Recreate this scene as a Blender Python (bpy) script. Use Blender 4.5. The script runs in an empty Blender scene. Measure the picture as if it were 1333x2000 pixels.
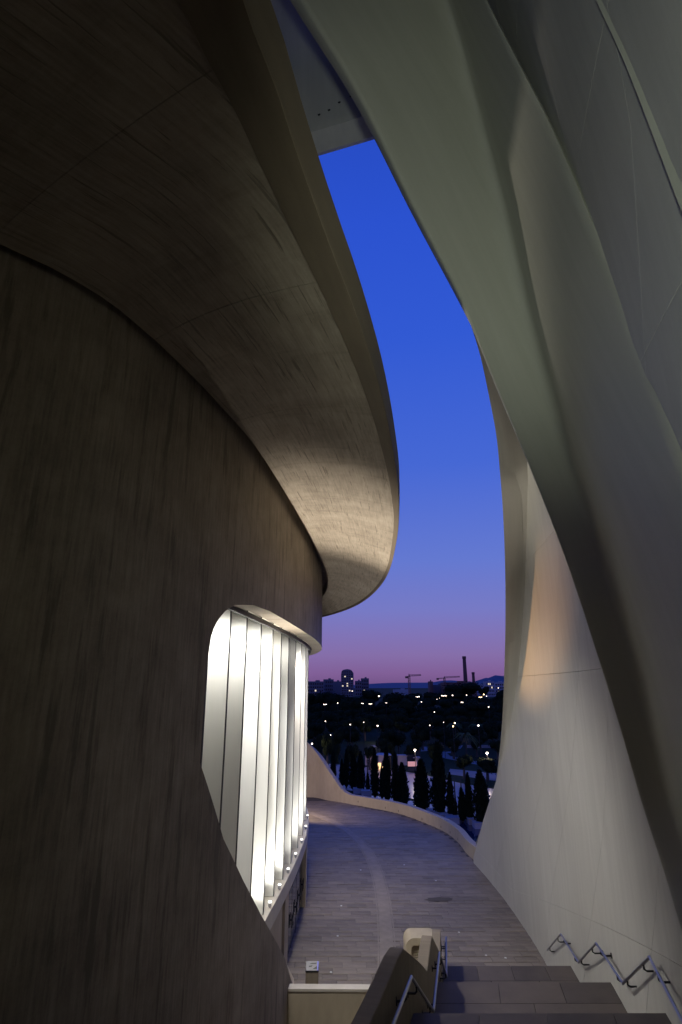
import bpy, bmesh, math, random
from mathutils import Vector, Matrix
R = random.Random(7)
rad = math.radians
SC = bpy.context.scene
COL = SC.collection

# ------------------------------------------------------------------ camera
H = 10.2                                   # eye height above the terrace (terrace = z 0)
F = 1100.0
TH = math.atan(340 / F)                    # the camera looks up by 17 degrees
cam = bpy.data.cameras.new('camera')
cam.sensor_fit = 'HORIZONTAL'; cam.sensor_width = 36.0; cam.lens = 36.0 * F / 1333.0
cam.clip_start = 0.1; cam.clip_end = 30000
camo = bpy.data.objects.new('camera', cam); COL.objects.link(camo)
camo.location = (0, 0, H); camo.rotation_euler = (rad(90) + TH, 0, 0)
SC.camera = camo

def lin(c):
    return tuple(((v / 255) / 12.92 if v / 255 <= .04045 else ((v / 255 + .055) / 1.055) ** 2.4) for v in c)

# ------------------------------------------------------------------ dusk sky
world = bpy.data.worlds.new('World'); SC.world = world; world.use_nodes = True
nt = world.node_tree; nt.nodes.clear()
wo = nt.nodes.new('ShaderNodeOutputWorld'); bg = nt.nodes.new('ShaderNodeBackground')
tc = nt.nodes.new('ShaderNodeTexCoord'); sx = nt.nodes.new('ShaderNodeSeparateXYZ')
rp = nt.nodes.new('ShaderNodeValToRGB')
nt.links.new(tc.outputs['Generated'], sx.inputs[0]); nt.links.new(sx.outputs['Z'], rp.inputs[0])
nt.links.new(rp.outputs[0], bg.inputs[0]); nt.links.new(bg.outputs[0], wo.inputs[0])
bg.inputs[1].default_value = 1.0
stops = [(-.02, (14, 13, 24)), (0.0, (112, 82, 132)), (.02, (128, 95, 150)), (.05, (133, 110, 168)), (.085, (128, 116, 182)), (.125, (119, 122, 196)),
         (.21, (100, 121, 208)), (.37, (70, 104, 212)), (.56, (50, 90, 211)), (.70, (43, 82, 207)), (1.0, (26, 56, 160))]
el = rp.color_ramp.elements
while len(el) > 1: el.remove(el[0])
el[0].position = 0; el[0].color = (*lin(stops[1][1]), 1)
for p, c in stops[2:]:
    e = el.new(p); e.color = (*lin(c), 1)

# exposure
SC.view_settings.view_transform = 'Standard'; SC.view_settings.look = 'None'
SC.view_settings.exposure = 0; SC.view_settings.gamma = 1; SC.view_settings.use_curve_mapping = False
SC.render.engine = 'CYCLES'
SC.cycles.use_denoising = True
SC.cycles.max_bounces = 8; SC.cycles.diffuse_bounces = 5; SC.cycles.glossy_bounces = 3
SC.cycles.sample_clamp_indirect = 6
SC.cycles.use_light_tree = True

# strengths of the lamps of the place and of the added fills
P_BASE, P_TOP, P_WARM = 215., 95., 700.
P_DOWN, P_UP, P_BACK, P_FILL = 2000., 9500., 2900., 250.

# ------------------------------------------------------------------ geometry helpers
def ray(px, py):                           # direction of a picture point, per metre of depth
    x = (px - 666.5) / F; v = (1000 - py) / F
    Y = math.cos(TH) - v * math.sin(TH); Z = math.sin(TH) + v * math.cos(TH)
    return x / Y, Z / Y
def at(px, py, d):
    a, b = ray(px, py); return Vector((a * d, d, H + b * d))
def on_z(px, py, z):
    a, b = ray(px, py); d = (z - H) / b; return Vector((a * d, d, z))

def cr(pts, n):                            # Catmull-Rom through points, n samples per span
    pts = [Vector(p) for p in pts]
    P = [2 * pts[0] - pts[1]] + pts + [2 * pts[-1] - pts[-2]]
    out = []
    for i in range(1, len(P) - 2):
        p0, p1, p2, p3 = P[i - 1:i + 3]
        for k in range(n):
            t = k / n
            out.append(.5 * ((2 * p1) + (p2 - p0) * t + (2 * p0 - 5 * p1 + 4 * p2 - p3) * t * t + (3 * p1 - p0 - 3 * p2 + p3) * t ** 3))
    out.append(pts[-1]); return out

class Path:                                # polyline with arc length
    def __init__(s, pts, n=16):
        s.p = cr(pts, n) if n else [Vector(q) for q in pts]
        s.s = [0]
        for a, b in zip(s.p, s.p[1:]): s.s.append(s.s[-1] + (b - a).length)
        s.L = s.s[-1]
    def i(s, t):
        t = min(max(t, 0), s.L); lo, hi = 0, len(s.s) - 1
        while hi - lo > 1:
            m = (lo + hi) // 2
            if s.s[m] <= t: lo = m
            else: hi = m
        return lo, (t - s.s[lo]) / max(1e-9, s.s[lo + 1] - s.s[lo])
    def at(s, t):
        k, f = s.i(t); return s.p[k].lerp(s.p[k + 1], f)
    def tan(s, t):
        a = s.at(t - .25 if t > .25 else 0); b = s.at(t + .25); return (b - a).normalized()
    def off(s, t, o):                      # o > 0 to the left of travel (plan curves)
        q = s.at(t); g = s.tan(t); return Vector((q.x - g.y * o, q.y + g.x * o))
    def find(s, fn, lo=None, hi=None):     # arc length where fn changes sign
        lo = 0 if lo is None else lo; hi = s.L if hi is None else hi
        N = 400; prev = fn(lo); pt = lo
        for k in range(1, N + 1):
            t = lo + (hi - lo) * k / N; v = fn(t)
            if prev == 0 or prev * v < 0:
                a, b = pt, t
                for _ in range(30):
                    m = (a + b) / 2
                    if fn(a) * fn(m) <= 0: b = m
                    else: a = m
                return (a + b) / 2
            prev, pt = v, t
        return None

def lerp1(xs, ys, x):
    if x <= xs[0]: return ys[0]
    for a, b, c, d in zip(xs, xs[1:], ys, ys[1:]):
        if x <= b: return c + (d - c) * (x - a) / (b - a)
    return ys[-1]

class M:                                   # collects faces, becomes ONE mesh
    def __init__(s): s.v = []; s.f = []; s.uv = []
    def quad(s, a, b, c, d, uv=None): s.face([a, b, c, d], uv)
    def face(s, pts, uv=None):
        i = len(s.v); s.v += [Vector(p) for p in pts]; s.f.append(list(range(i, i + len(pts))))
        s.uv += (uv if uv else [(p[0], p[1] + p[2]) for p in pts])
    def grid(s, rows, uvs=None, flip=False):   # rows: list of lists of points
        n, m = len(rows), len(rows[0]); i = len(s.v)
        for r in rows: s.v += [Vector(p) for p in r]
        for a in range(n - 1):
            for b in range(m - 1):
                q = [(a, b), (a, b + 1), (a + 1, b + 1), (a + 1, b)]
                if flip: q = q[::-1]
                s.f.append([i + x * m + y for x, y in q])
                s.uv += [(uvs[x][y] if uvs else (rows[x][y][0], rows[x][y][1] + rows[x][y][2])) for x, y in q]
    def shell(s, front, back, uvs):        # closed body between two grids
        s.grid(front, uvs); s.grid(back, uvs, True)
        n, m = len(front), len(front[0])
        s.grid([back[0], front[0]], [uvs[0], uvs[0]])
        s.grid([front[-1], back[-1]], [uvs[-1], uvs[-1]])
        s.grid([[front[a][0] for a in range(n)], [back[a][0] for a in range(n)]], [[uvs[a][0] for a in range(n)]] * 2)
        s.grid([[back[a][-1] for a in range(n)], [front[a][-1] for a in range(n)]], [[uvs[a][-1] for a in range(n)]] * 2)
    def box(s, c, size, ax=None, bev=0):   # ax: 3 axes
        c = Vector(c); X, Y, Z = ax if ax else (Vector((1, 0, 0)), Vector((0, 1, 0)), Vector((0, 0, 1)))
        hx, hy, hz = [q / 2 for q in size]
        def P(x, y, z): return c + X * x * hx + Y * y * hy + Z * z * hz
        for q in (((-1,-1,-1),(-1,1,-1),(1,1,-1),(1,-1,-1)), ((-1,-1,1),(1,-1,1),(1,1,1),(-1,1,1)),
                  ((-1,-1,-1),(1,-1,-1),(1,-1,1),(-1,-1,1)), ((1,-1,-1),(1,1,-1),(1,1,1),(1,-1,1)),
                  ((1,1,-1),(-1,1,-1),(-1,1,1),(1,1,1)), ((-1,1,-1),(-1,-1,-1),(-1,-1,1),(-1,1,1))):
            s.quad(*[P(*k) for k in q])
    def prism(s, poly, z0, z1):            # plan polygon (counterclockwise), z numbers
        lo = [Vector((p[0], p[1], z0)) for p in poly]; hi = [Vector((p[0], p[1], z1)) for p in poly]
        s.face(lo[::-1]); s.face(hi)
        for i in range(len(poly)):
            j = (i + 1) % len(poly); s.quad(lo[i], lo[j], hi[j], hi[i])
    def tube(s, pts, r, n=8, cap=True):
        pts = [Vector(p) for p in pts]; rings = []
        for k, p in enumerate(pts):
            g = (pts[min(k + 1, len(pts) - 1)] - pts[max(k - 1, 0)]).normalized()
            u = g.cross(Vector((0, 0, 1)))
            if u.length < .01: u = Vector((1, 0, 0))
            u.normalize(); w = u.cross(g); rr = r[k] if isinstance(r, (list, tuple)) else r
            rings.append([p + (u * math.cos(q * 2 * math.pi / n) + w * math.sin(q * 2 * math.pi / n)) * rr for q in range(n)] )
        s.grid([q + [q[0]] for q in rings])
        if cap: s.face(rings[0][::-1]); s.face(rings[-1])
    def ball(s, c, r, n=8, m=6, sq=(1, 1, 1)):
        c = Vector(c); rows = []
        for a in range(m + 1):
            t = math.pi * a / m
            rows.append([c + Vector((math.sin(t) * math.cos(2 * math.pi * b / n) * r * sq[0], math.sin(t) * math.sin(2 * math.pi * b / n) * r * sq[1], math.cos(t) * r * sq[2])) for b in range(n + 1)])
        s.grid(rows)
    def build(s, name, mat, parent=None, smooth=True, weld=True, angle=35, wloc=None, **props):
        loc = Vector((0, 0, 0))
        if parent is not None:
            q = parent
            while q is not None: loc += q.location; q = q.parent
        elif wloc is not None: loc = Vector(wloc)
        me = bpy.data.meshes.new(name)
        me.from_pydata([tuple(v - loc) for v in s.v], [], s.f)
        uvl = me.uv_layers.new(name='UVMap')
        uvl.data.foreach_set('uv', [c for t in s.uv for c in t])
        if weld:
            bm = bmesh.new(); bm.from_mesh(me); bmesh.ops.remove_doubles(bm, verts=bm.verts, dist=.0005)
            bmesh.ops.dissolve_degenerate(bm, dist=.0004, edges=bm.edges)
            bmesh.ops.recalc_face_normals(bm, faces=bm.faces); bm.to_mesh(me); bm.free()
        if smooth:
            me.polygons.foreach_set('use_smooth', [True] * len(me.polygons)); me.set_sharp_from_angle(angle=rad(angle))
        if mat: me.materials.append(mat)
        o = bpy.data.objects.new(name, me); COL.objects.link(o)
        if parent is not None: o.parent = parent
        else: o.location = loc
        for k, v in props.items(): o[k] = v
        return o

def thing(name, label, cat, loc=(0, 0, 0), group=None):
    o = bpy.data.objects.new(name, None); COL.objects.link(o); o.location = loc; o.empty_display_size = .2
    o['label'] = label; o['category'] = cat
    if group: o['group'] = group
    return o
def copy_tree(o, parent=None, loc=None, **props):
    c = o.copy(); COL.objects.link(c)
    if parent: c.parent = parent
    for ch in list(o.children): copy_tree(ch, c)
    if loc is not None: c.location = loc
    for k, v in props.items(): c[k] = v
    return c

# ------------------------------------------------------------------ materials
def mat(name, col, rough=.7, metal=0, emis=None, es=0, spec=.5, **k):
    m = bpy.data.materials.new(name); m.use_nodes = True
    b = m.node_tree.nodes['Principled BSDF']
    b.inputs['Base Color'].default_value = (*col, 1); b.inputs['Roughness'].default_value = rough; b.inputs['Metallic'].default_value = metal
    b.inputs['Specular IOR Level'].default_value = spec
    if emis: b.inputs['Emission Color'].default_value = (*emis, 1); b.inputs['Emission Strength'].default_value = es
    return m
def noisy(name, c1, c2, rough=.75, scale=1.5, stretch=(1, 1, 1), detail=6, bump=.15, coord='UV', fine=40, streak=None, blot=.35, rnd=0, spec=.4, bdist=.02, diag=0):
    """procedural mineral surface: large blotches, stretched grain, fine pores"""
    m = mat(name, c1, rough, spec=spec); t = m.node_tree; N = t.nodes; L = t.links
    b = N['Principled BSDF']; tx = N.new('ShaderNodeTexCoord'); mp = N.new('ShaderNodeMapping')
    mp.inputs['Scale'].default_value = stretch; L.new(tx.outputs[coord], mp.inputs[0])
    g = N.new('ShaderNodeTexNoise'); g.inputs['Scale'].default_value = scale; g.inputs['Detail'].default_value = detail; g.inputs['Roughness'].default_value = .62
    L.new(mp.outputs[0], g.inputs['Vector'])
    big = N.new('ShaderNodeTexNoise'); big.inputs['Scale'].default_value = blot; big.inputs['Detail'].default_value = 5; L.new(tx.outputs[coord], big.inputs['Vector'])
    fn = N.new('ShaderNodeTexNoise'); fn.inputs['Scale'].default_value = fine; fn.inputs['Detail'].default_value = 3; L.new(tx.outputs[coord], fn.inputs['Vector'])
    def mth(op, a, bb):
        q = N.new('ShaderNodeMath'); q.operation = op
        for i, v in enumerate((a, bb)):
            if isinstance(v, (int, float)): q.inputs[i].default_value = v
            else: L.new(v, q.inputs[i])
        return q.outputs[0]
    s = mth('ADD', mth('MULTIPLY', g.outputs[0], .5), mth('ADD', mth('MULTIPLY', big.outputs[0], .4), mth('MULTIPLY', fn.outputs[0], .1)))
    hgt = mth('ADD', mth('MULTIPLY', g.outputs[0], 1.0), mth('MULTIPLY', fn.outputs[0], .25))
    if streak:                              # sharp dark marks left by the boards
        st = N.new('ShaderNodeTexNoise'); mp2 = N.new('ShaderNodeMapping'); mp2.inputs['Scale'].default_value = streak[0]
        L.new(tx.outputs[coord], mp2.inputs[0]); L.new(mp2.outputs[0], st.inputs['Vector']); st.inputs['Scale'].default_value = 1; st.inputs['Detail'].default_value = 3; st.inputs['Roughness'].default_value = .7
        r2 = N.new('ShaderNodeMapRange'); r2.inputs[1].default_value = streak[1]; r2.inputs[2].default_value = streak[1] + .06; L.new(st.outputs[0], r2.inputs[0])
        s = mth('SUBTRACT', s, mth('MULTIPLY', r2.outputs[0], streak[2])); hgt = mth('SUBTRACT', hgt, mth('MULTIPLY', r2.outputs[0], .8))
    if diag:                                # slanting stains and trowel marks, in patches
        for ang, sc_ in ((.85, (2.6, .22, 1)), (-.6, (3.4, .3, 1))):
            m3 = N.new('ShaderNodeMapping'); m3.inputs['Rotation'].default_value = (0, 0, ang); m3.inputs['Scale'].default_value = sc_; L.new(tx.outputs[coord], m3.inputs[0])
            n3 = N.new('ShaderNodeTexNoise'); n3.inputs['Scale'].default_value = 1; n3.inputs['Detail'].default_value = 5; n3.inputs['Roughness'].default_value = .65; L.new(m3.outputs[0], n3.inputs['Vector'])
            r3 = N.new('ShaderNodeMapRange'); r3.inputs[1].default_value = .56; r3.inputs[2].default_value = .70; L.new(n3.outputs[0], r3.inputs[0])
            s = mth('SUBTRACT', s, mth('MULTIPLY', r3.outputs[0], diag))
        n4 = N.new('ShaderNodeTexNoise'); n4.inputs['Scale'].default_value = 1.1; n4.inputs['Detail'].default_value = 7; n4.inputs['Roughness'].default_value = .7; L.new(tx.outputs[coord], n4.inputs['Vector'])
        s = mth('ADD', s, mth('MULTIPLY', mth('SUBTRACT', n4.outputs[0], .5), .5))
    if rnd:
        oi = N.new('ShaderNodeObjectInfo'); ge = N.new('ShaderNodeNewGeometry')
        fr = mth('FRACT', mth('ADD', oi.outputs['Random'], ge.outputs['Random Per Island']), 0)
        s = mth('ADD', s, mth('MULTIPLY', mth('SUBTRACT', fr, .5), rnd))
    r = N.new('ShaderNodeMapRange'); r.inputs[1].default_value = .3; r.inputs[2].default_value = .7; L.new(s, r.inputs[0])
    mx = N.new('ShaderNodeMix'); mx.data_type = 'RGBA'; L.new(r.outputs[0], mx.inputs['Factor'])
    mx.inputs['A'].default_value = (*c2, 1); mx.inputs['B'].default_value = (*c1, 1); L.new(mx.outputs['Result'], b.inputs['Base Color'])
    if bump:
        bu = N.new('ShaderNodeBump'); bu.inputs['Strength'].default_value = bump; bu.inputs['Distance'].default_value = bdist; L.new(hgt, bu.inputs['Height']); L.new(bu.outputs[0], b.inputs['Normal'])
    return m

m_board = noisy('board_marked_concrete', (.40, .345, .275), (.165, .138, .108), stretch=(13, .8, 1), scale=1.1, bump=.35, fine=25, streak=((5, 1.2, 1), .67, .10), blot=.38, diag=.24)
m_soffit = noisy('soffit_concrete', (.44, .37, .285), (.19, .155, .115), stretch=(.8, 11, 1), scale=1.2, bump=.5, fine=25, streak=((.55, 13, 1), .60, .40), blot=.45, diag=.08)
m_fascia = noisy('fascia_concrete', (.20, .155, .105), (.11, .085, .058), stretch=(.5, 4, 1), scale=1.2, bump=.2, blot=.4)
m_shell = noisy('white_shell_concrete', (.54, .53, .48), (.40, .39, .35), rough=.6, stretch=(3, .2, 1), scale=1, bump=.06, fine=14, blot=.18)
m_rib = noisy('rib_concrete', (.50, .50, .43), (.40, .40, .335), rough=.6, stretch=(.15, 2, 1), scale=1, bump=.03, fine=14, blot=.12)
m_beam = noisy('beam_concrete', (.58, .58, .54), (.42, .42, .40), stretch=(2, .5, 1), scale=1.2, bump=.2, blot=.4)
m_cream = noisy('cream_concrete', (.52, .45, .33), (.38, .32, .23), stretch=(3, 1, 1), scale=1, bump=.12, blot=.4)
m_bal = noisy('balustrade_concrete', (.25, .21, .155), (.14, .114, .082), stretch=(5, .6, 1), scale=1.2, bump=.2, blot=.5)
m_paver = noisy('paver_stone', (.305, .258, .205), (.13, .108, .084), rough=.62, stretch=(1, 3, 1), scale=1.5, bump=.35, fine=30, blot=.3, rnd=.16, coord='Object')
m_paverj = noisy('paver_stone_far', (.305, .258, .205), (.13, .108, .084), rough=.62, stretch=(1, 3, 1), scale=1.5, bump=.35, fine=30, blot=.3, rnd=.16, coord='Object')
m_bed = noisy('joint_bed', (.10, .095, .095), (.06, .056, .056), coord='Object', bump=.1)
m_joint = noisy('joint_filler', (.26, .25, .23), (.2, .19, .18), coord='Object', bump=0)
m_kerb = noisy('drain_concrete', (.35, .30, .25), (.21, .178, .145), coord='Object', bump=.2, blot=1.2, scale=3)
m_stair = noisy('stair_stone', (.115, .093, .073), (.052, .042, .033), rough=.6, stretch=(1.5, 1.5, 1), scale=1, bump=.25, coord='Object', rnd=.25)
m_fin = noisy('white_fin_paint', (.80, .80, .76), (.70, .70, .66), rough=.5, stretch=(2, .3, 1), scale=1, bump=.02, blot=.3)
m_white = noisy('white_reveal', (.66, .62, .54), (.5, .46, .38), rough=.6, stretch=(1, 1, 1), bump=.05, blot=.5)
m_steel = mat('brushed_steel', (.36, .37, .40), .3, 1)
m_dsteel = mat('dark_bracket_steel', (.06, .06, .06), .5, 1)
m_black = mat('black_metal', (.012, .012, .014), .5)
m_glass = mat('dark_door_glass', (.012, .016, .018), .05, spec=.9)
m_water = mat('pool_water', (.012, .028, .06), .06, spec=1.0)
m_plaza = noisy('pale_plaza_paving', (.28, .235, .245), (.21, .18, .185), rough=.35, coord='Object', scale=.4, bump=.02, blot=.06)
m_lawn = noisy('lawn_green', (.03, .042, .015), (.014, .021, .008), coord='Object', scale=.6, bump=.1, blot=.02, spec=.05)
m_pathm = noisy('park_path', (.26, .24, .24), (.2, .18, .18), coord='Object', scale=.3, bump=0, blot=.05)
m_leaf = noisy('dark_foliage', (.026, .034, .014), (.012, .017, .007), coord='Object', scale=.8, bump=0, rough=.9, spec=.05)
m_cyp = noisy('cypress_foliage', (.022, .03, .014), (.01, .015, .008), coord='Object', scale=1.5, bump=0, rough=.9, spec=.05)
m_palm = noisy('palm_leaf', (.10, .12, .03), (.05, .07, .02), coord='Object', scale=1.5, bump=0, rough=.7)
m_bark = noisy('tree_bark', (.10, .075, .055), (.05, .04, .03), coord='Object', scale=3, bump=.2)
m_city = noisy('city_render', (.20, .17, .18), (.14, .12, .13), coord='Object', scale=.05, bump=0, blot=.02)
m_city2 = noisy('pale_city_render', (.45, .40, .40), (.35, .31, .32), coord='Object', scale=.05, bump=0, blot=.02)
m_brick = noisy('chimney_brick', (.22, .10, .075), (.14, .065, .05), coord='Object', scale=.4, bump=0, blot=.1)
m_hill = noisy('hill_haze_blue', (.10, .11, .16), (.07, .075, .12), coord='Object', scale=.004, bump=0, blot=.001)  # bluish base colour carries the haze of distance
m_window = mat('dark_window', (.02, .022, .03), .15)
m_litwin = mat('lit_window', (.1, .1, .1), .4, emis=(1, .85, .62), es=.9); m_litwin.cycles.emission_sampling = 'NONE'
m_globe = mat('lamp_globe', (.9, .9, .9), .3, emis=(1, .80, .62), es=6); m_globe.cycles.emission_sampling = 'NONE'
m_globew = mat('lamp_globe_warm', (.9, .8, .6), .3, emis=(1, .66, .28), es=10); m_globew.cycles.emission_sampling = 'NONE'
m_lens = mat('flood_lens', (.9, .9, .9), .3, emis=(1, .97, .9), es=2.5); m_lens.cycles.emission_sampling = 'NONE'
m_stall = mat('stall_glow', (.5, .4, .25), .5, emis=(1, .62, .28), es=1.4); m_stall.cycles.emission_sampling = 'NONE'
m_pink = mat('pink_screen', (.6, .35, .33), .5, emis=(.9, .42, .38), es=.45); m_pink.cycles.emission_sampling = 'NONE'
m_cloth = mat('dark_clothes', (.03, .028, .035), .8); m_skin = mat('skin', (.35, .22, .16), .6); m_cloth2 = mat('pale_clothes', (.45, .42, .42), .8)
m_red = mat('crane_paint', (.25, .10, .06), .5)

# ================================================================== LARGE STRUCTURE
# ---- plan curves (x, y) in metres
Wp = Path([(-22, 1.5), (-15, 1.9), (-10.5, 2.9), (-7.6, 4.4), (-5.9, 5.8), (-4.93, 6.7), (-4.42, 7.2), (-3.94, 7.95), (-3.5, 9.2), (-3.0, 11.1), (-2.5, 13.6), (-2.0, 17.9), (-1.5, 23.4),
           (-1.2, 28), (-1.1, 32.5), (-1.35, 37), (-2.4, 42.5), (-5, 49), (-10, 55), (-18, 59)])
Ap = Path([(2.6, -16), (2.7, -8), (3.0, -3), (3.35, 1), (3.9, 4), (4.45, 6.7), (5.15, 9.5), (5.9, 12.4), (6.86, 17.2), (7.46, 21.8), (7.87, 25.7), (8.07, 28.9), (8.16, 33.4), (7.95, 39.4), (7.4, 43)])
Ztop = 16.6
def wx(path, px, py, lo=0, hi=None, off=0):       # where a sight line meets a vertical wall: (arc length, z)
    a, b = ray(px, py)
    def fn(t):
        q = path.off(t, off) if off else path.at(t)
        return q.x - a * q.y
    t = path.find(fn, lo, hi)
    if t is None: return None
    q = path.off(t, off) if off else path.at(t)
    return t, H + b * q.y
sW_cam = Wp.find(lambda t: Wp.at(t).y - 6.0); sW_tan = Wp.find(lambda t: Wp.at(t).y - 33.5)

# opening in the drum wall
sL, zB = wx(Wp, 391, 1490, sW_cam, sW_tan)
hdr = [wx(Wp, *p, sW_cam, sW_tan) for p in ((405, 1300), (409.5, 1262), (412.5, 1244), (417.5, 1228), (426, 1211), (440, 1193.5), (460, 1181.5), (495, 1182), (527, 1193.6), (558, 1210), (590, 1229), (611, 1246), (623, 1260))]
zA = hdr[0][1]
hdr[0] = (sL, zA); zH = sum(h[1] for h in hdr[7:12]) / 5
hdr = [h for h in hdr if h[0] < sL + 6.5] + [(sL + 9, zH), (Wp.L, zH)]
cut = [wx(Wp, *p, sW_cam, sW_tan) for p in ((437, 1640), (476, 1722), (510, 1787), (555, 1868), (574, 1930))]
cut = [(sL, zB)] + cut + [(cut[-1][0] + .25, -.4)]
hx, hy = [h[0] for h in hdr], [h[1] for h in hdr]
cx, cy = [c[0] for c in cut], [c[1] for c in cut]

opera = thing('opera_building', 'dark curved concrete drum building with wide canopy and lit opening of tall white fins', 'building', (-4, 20, 0))
def wall_block(name, path, ss, zlo, zhi, nr, th, m, off=0, parent=opera, **kw):
    mm = M(); fr = []; bk = []; uv = []
    for t in ss:
        f = path.off(t, off); g = path.off(t, off + th); z0, z1 = zlo(t), zhi(t)
        zs = [z0 + (z1 - z0) * k / nr for k in range(nr + 1)]
        fr.append([(f.x, f.y, z) for z in zs]); bk.append([(g.x, g.y, z) for z in zs]); uv.append([(t, z) for z in zs])
    mm.shell(fr, bk, uv); return mm.build(name, m, parent, **kw)
def span(a, b, step):
    n = max(1, round((b - a) / step)); return [a + (b - a) * k / n for k in range(n + 1)]
# the near wall in pours (with a fine joint between), the wall over the opening, the wedge below it
for a, b in zip(span(2, sL, 6.5), span(2, sL, 6.5)[1:]):
    last = abs(b - sL) < .01
    wall_block('wall_pour', Wp, span(a, b - (0 if last else .012), .25), lambda t: -.4, lambda t: Ztop, 6, .6, m_board)
ss = sorted(set(span(sL, sL + 4, .12) + span(sL + 4, Wp.L - 2, .4)))
wall_block('upper_wall', Wp, ss, lambda t: lerp1(hx, hy, t), lambda t: Ztop, 4, .6, m_board)
wall_block('wedge_wall', Wp, span(sL, cx[-1], .15), lambda t: -.41, lambda t: max(-.4, lerp1(cx, cy, t)), 3, .6, m_board)

# fins, sill, inner soffit, back wall
OF = .78
zS = on_z(605, 1625, 0).z
sE, _z = wx(Wp, 603, 1500, sW_cam, sW_tan + 3, OF) or (sW_tan, 0)
finpx = [440, 474, 503.5, 528, 545.5, 561, 575, 587, 595.5, 601, 604.3]
fs = []
for p in finpx:
    q = wx(Wp, p, 1400, sW_cam, sW_tan + 2, OF)
    if q: fs.append(q[0])
print('fins', [round(x, 2) for x in fs], 'zH', zH, 'zA', zA, 'zB', zB, 'sL', sL, [Wp.off(x, OF).y for x in fs])
d0 = fs[1] - fs[0]
fs = [fs[0] - 2 * d0, fs[0] - d0] + fs
while fs[-1] < sW_tan + 10: fs.append(fs[-1] + 1.4)
zSill = 3.2; zFt = zH + .12
for k, t in enumerate(fs):
    mm = M(); a = Wp.off(t, OF); b = Wp.off(t, OF + 1.3); g = Wp.tan(t); th = .035
    n = 10; z0, z1 = zSill + .02, zFt
    fr = []; bk = []; uv = []
    for i in range(n + 1):
        z = z0 + (z1 - z0) * i / n
        bow = .10 * math.sin(math.pi * (i / n)) * (1 if k % 3 else .6)
        pa = Vector((a.x, a.y, z)) + Vector((g.x, g.y, 0)) * bow; pb = Vector((b.x, b.y, z)) + Vector((g.x, g.y, 0)) * (bow * .3)
        G = Vector((g.x, g.y, 0)) * th
        fr.append([pa - G, (pa + pb) / 2 - G, pb - G]); bk.append([pa + G, (pa + pb) / 2 + G, pb + G]); uv.append([(k * 3, z), (k * 3 + .65, z), (k * 3 + 1.3, z)])
    mm.shell(fr, bk, uv); fo_ = mm.build('fin', m_fin, opera)
    mm = M(); N3 = Vector((-g.y, g.x, 0)); G1 = Vector((g.x, g.y, 0)) * (th + .004)
    mm.shell([[r_[0] - N3 * .008 - G1 + G1.normalized() * th, r_[0] + N3 * .014 - G1 + G1.normalized() * th] for r_ in fr], [[r_[0] - N3 * .008 + G1 - G1.normalized() * th, r_[0] + N3 * .014 + G1 - G1.normalized() * th] for r_ in bk], [[(0, i), (.05, i)] for i in range(n + 1)])
    mm.build('edge_trim', m_dsteel, fo_)
sA, sZ = fs[0] - 1.0, fs[-1] + 1
ring = span(sA, sZ, .5)
wall_block('sill', Wp, ring, lambda t: zSill - .55, lambda t: zSill, 1, 1.75, m_white, off=.62)
wall_block('inner_soffit', Wp, ring, lambda t: zFt, lambda t: zFt + .25, 1, 1.7, m_white, off=.64)
wall_block('curtain_rail', Wp, ring, lambda t: zH - .16, lambda t: zH - .02, 1, .10, m_black, off=.63)
wall_block('back_wall', Wp, ring, lambda t: zSill, lambda t: zFt, 2, .15, m_fin, off=OF + 1.36)
# ground floor under the sill: jamb wall, glass doors, end pillar
d_at = lambda y: Wp.find(lambda t: Wp.at(t).y - y)
wall_block('jamb_wall', Wp, span(d_at(13), d_at(24.6), .5), lambda t: -.3, lambda t: zSill - .56, 2, .3, m_cream, off=.80)
wall_block('jamb_post', Wp, span(d_at(24.75), d_at(25.6), .3), lambda t: -.3, lambda t: zSill - .56, 2, .4, m_cream, off=.72)
gl = [d_at(25.7 + 1.45 * k) for k in range(5)]
for k in range(4):
    dr = wall_block('glass_door', Wp, [gl[k] + .02, gl[k + 1] - .02], lambda t: .06, lambda t: zSill - .6, 1, .03, m_glass, off=.80)
    wall_block('door_frame', Wp, [gl[k] + .02, gl[k + 1] - .02], lambda t: 2.1, lambda t: 2.15, 1, .03, m_dsteel, off=.795, parent=dr)
    wall_block('door_stile', Wp, [gl[k] - .02, gl[k] + .02], lambda t: .0, lambda t: zSill - .6, 1, .04, m_dsteel, off=.793, parent=dr)
    h = M(); q = Wp.off(gl[k + 1] - .16, .74); z = 1.02
    g = Wp.tan(gl[k]); T = Vector((g.x, g.y, 0)); Nn = Vector((-g.y, g.x, 0))
    for s_ in (-.13, .13):
        h.box(Vector((q.x, q.y, z)) + T * s_, (.045, .035, .46), (T, Nn, Vector((0, 0, 1))))
    h.box(Vector((q.x, q.y, z)), (.3, .035, .10), (T, Nn, Vector((0, 0, 1)))); h.box(Vector((q.x, q.y, z)) + Nn * .03, (.06, .07, .06), (T, Nn, Vector((0, 0, 1))))
    h.build('door_handle', m_black, dr)
wall_block('end_pillar', Wp, span(gl[-1] + .05, gl[-1] + 1.1, .35), lambda t: -.3, lambda t: zSill - .56, 2, 1.2, m_cream, off=.62)
wall_block('hall_wall', Wp, span(d_at(25), d_at(38), .8), lambda t: -.3, lambda t: zSill - .56, 1, .2, m_bal, off=3.2)

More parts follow.
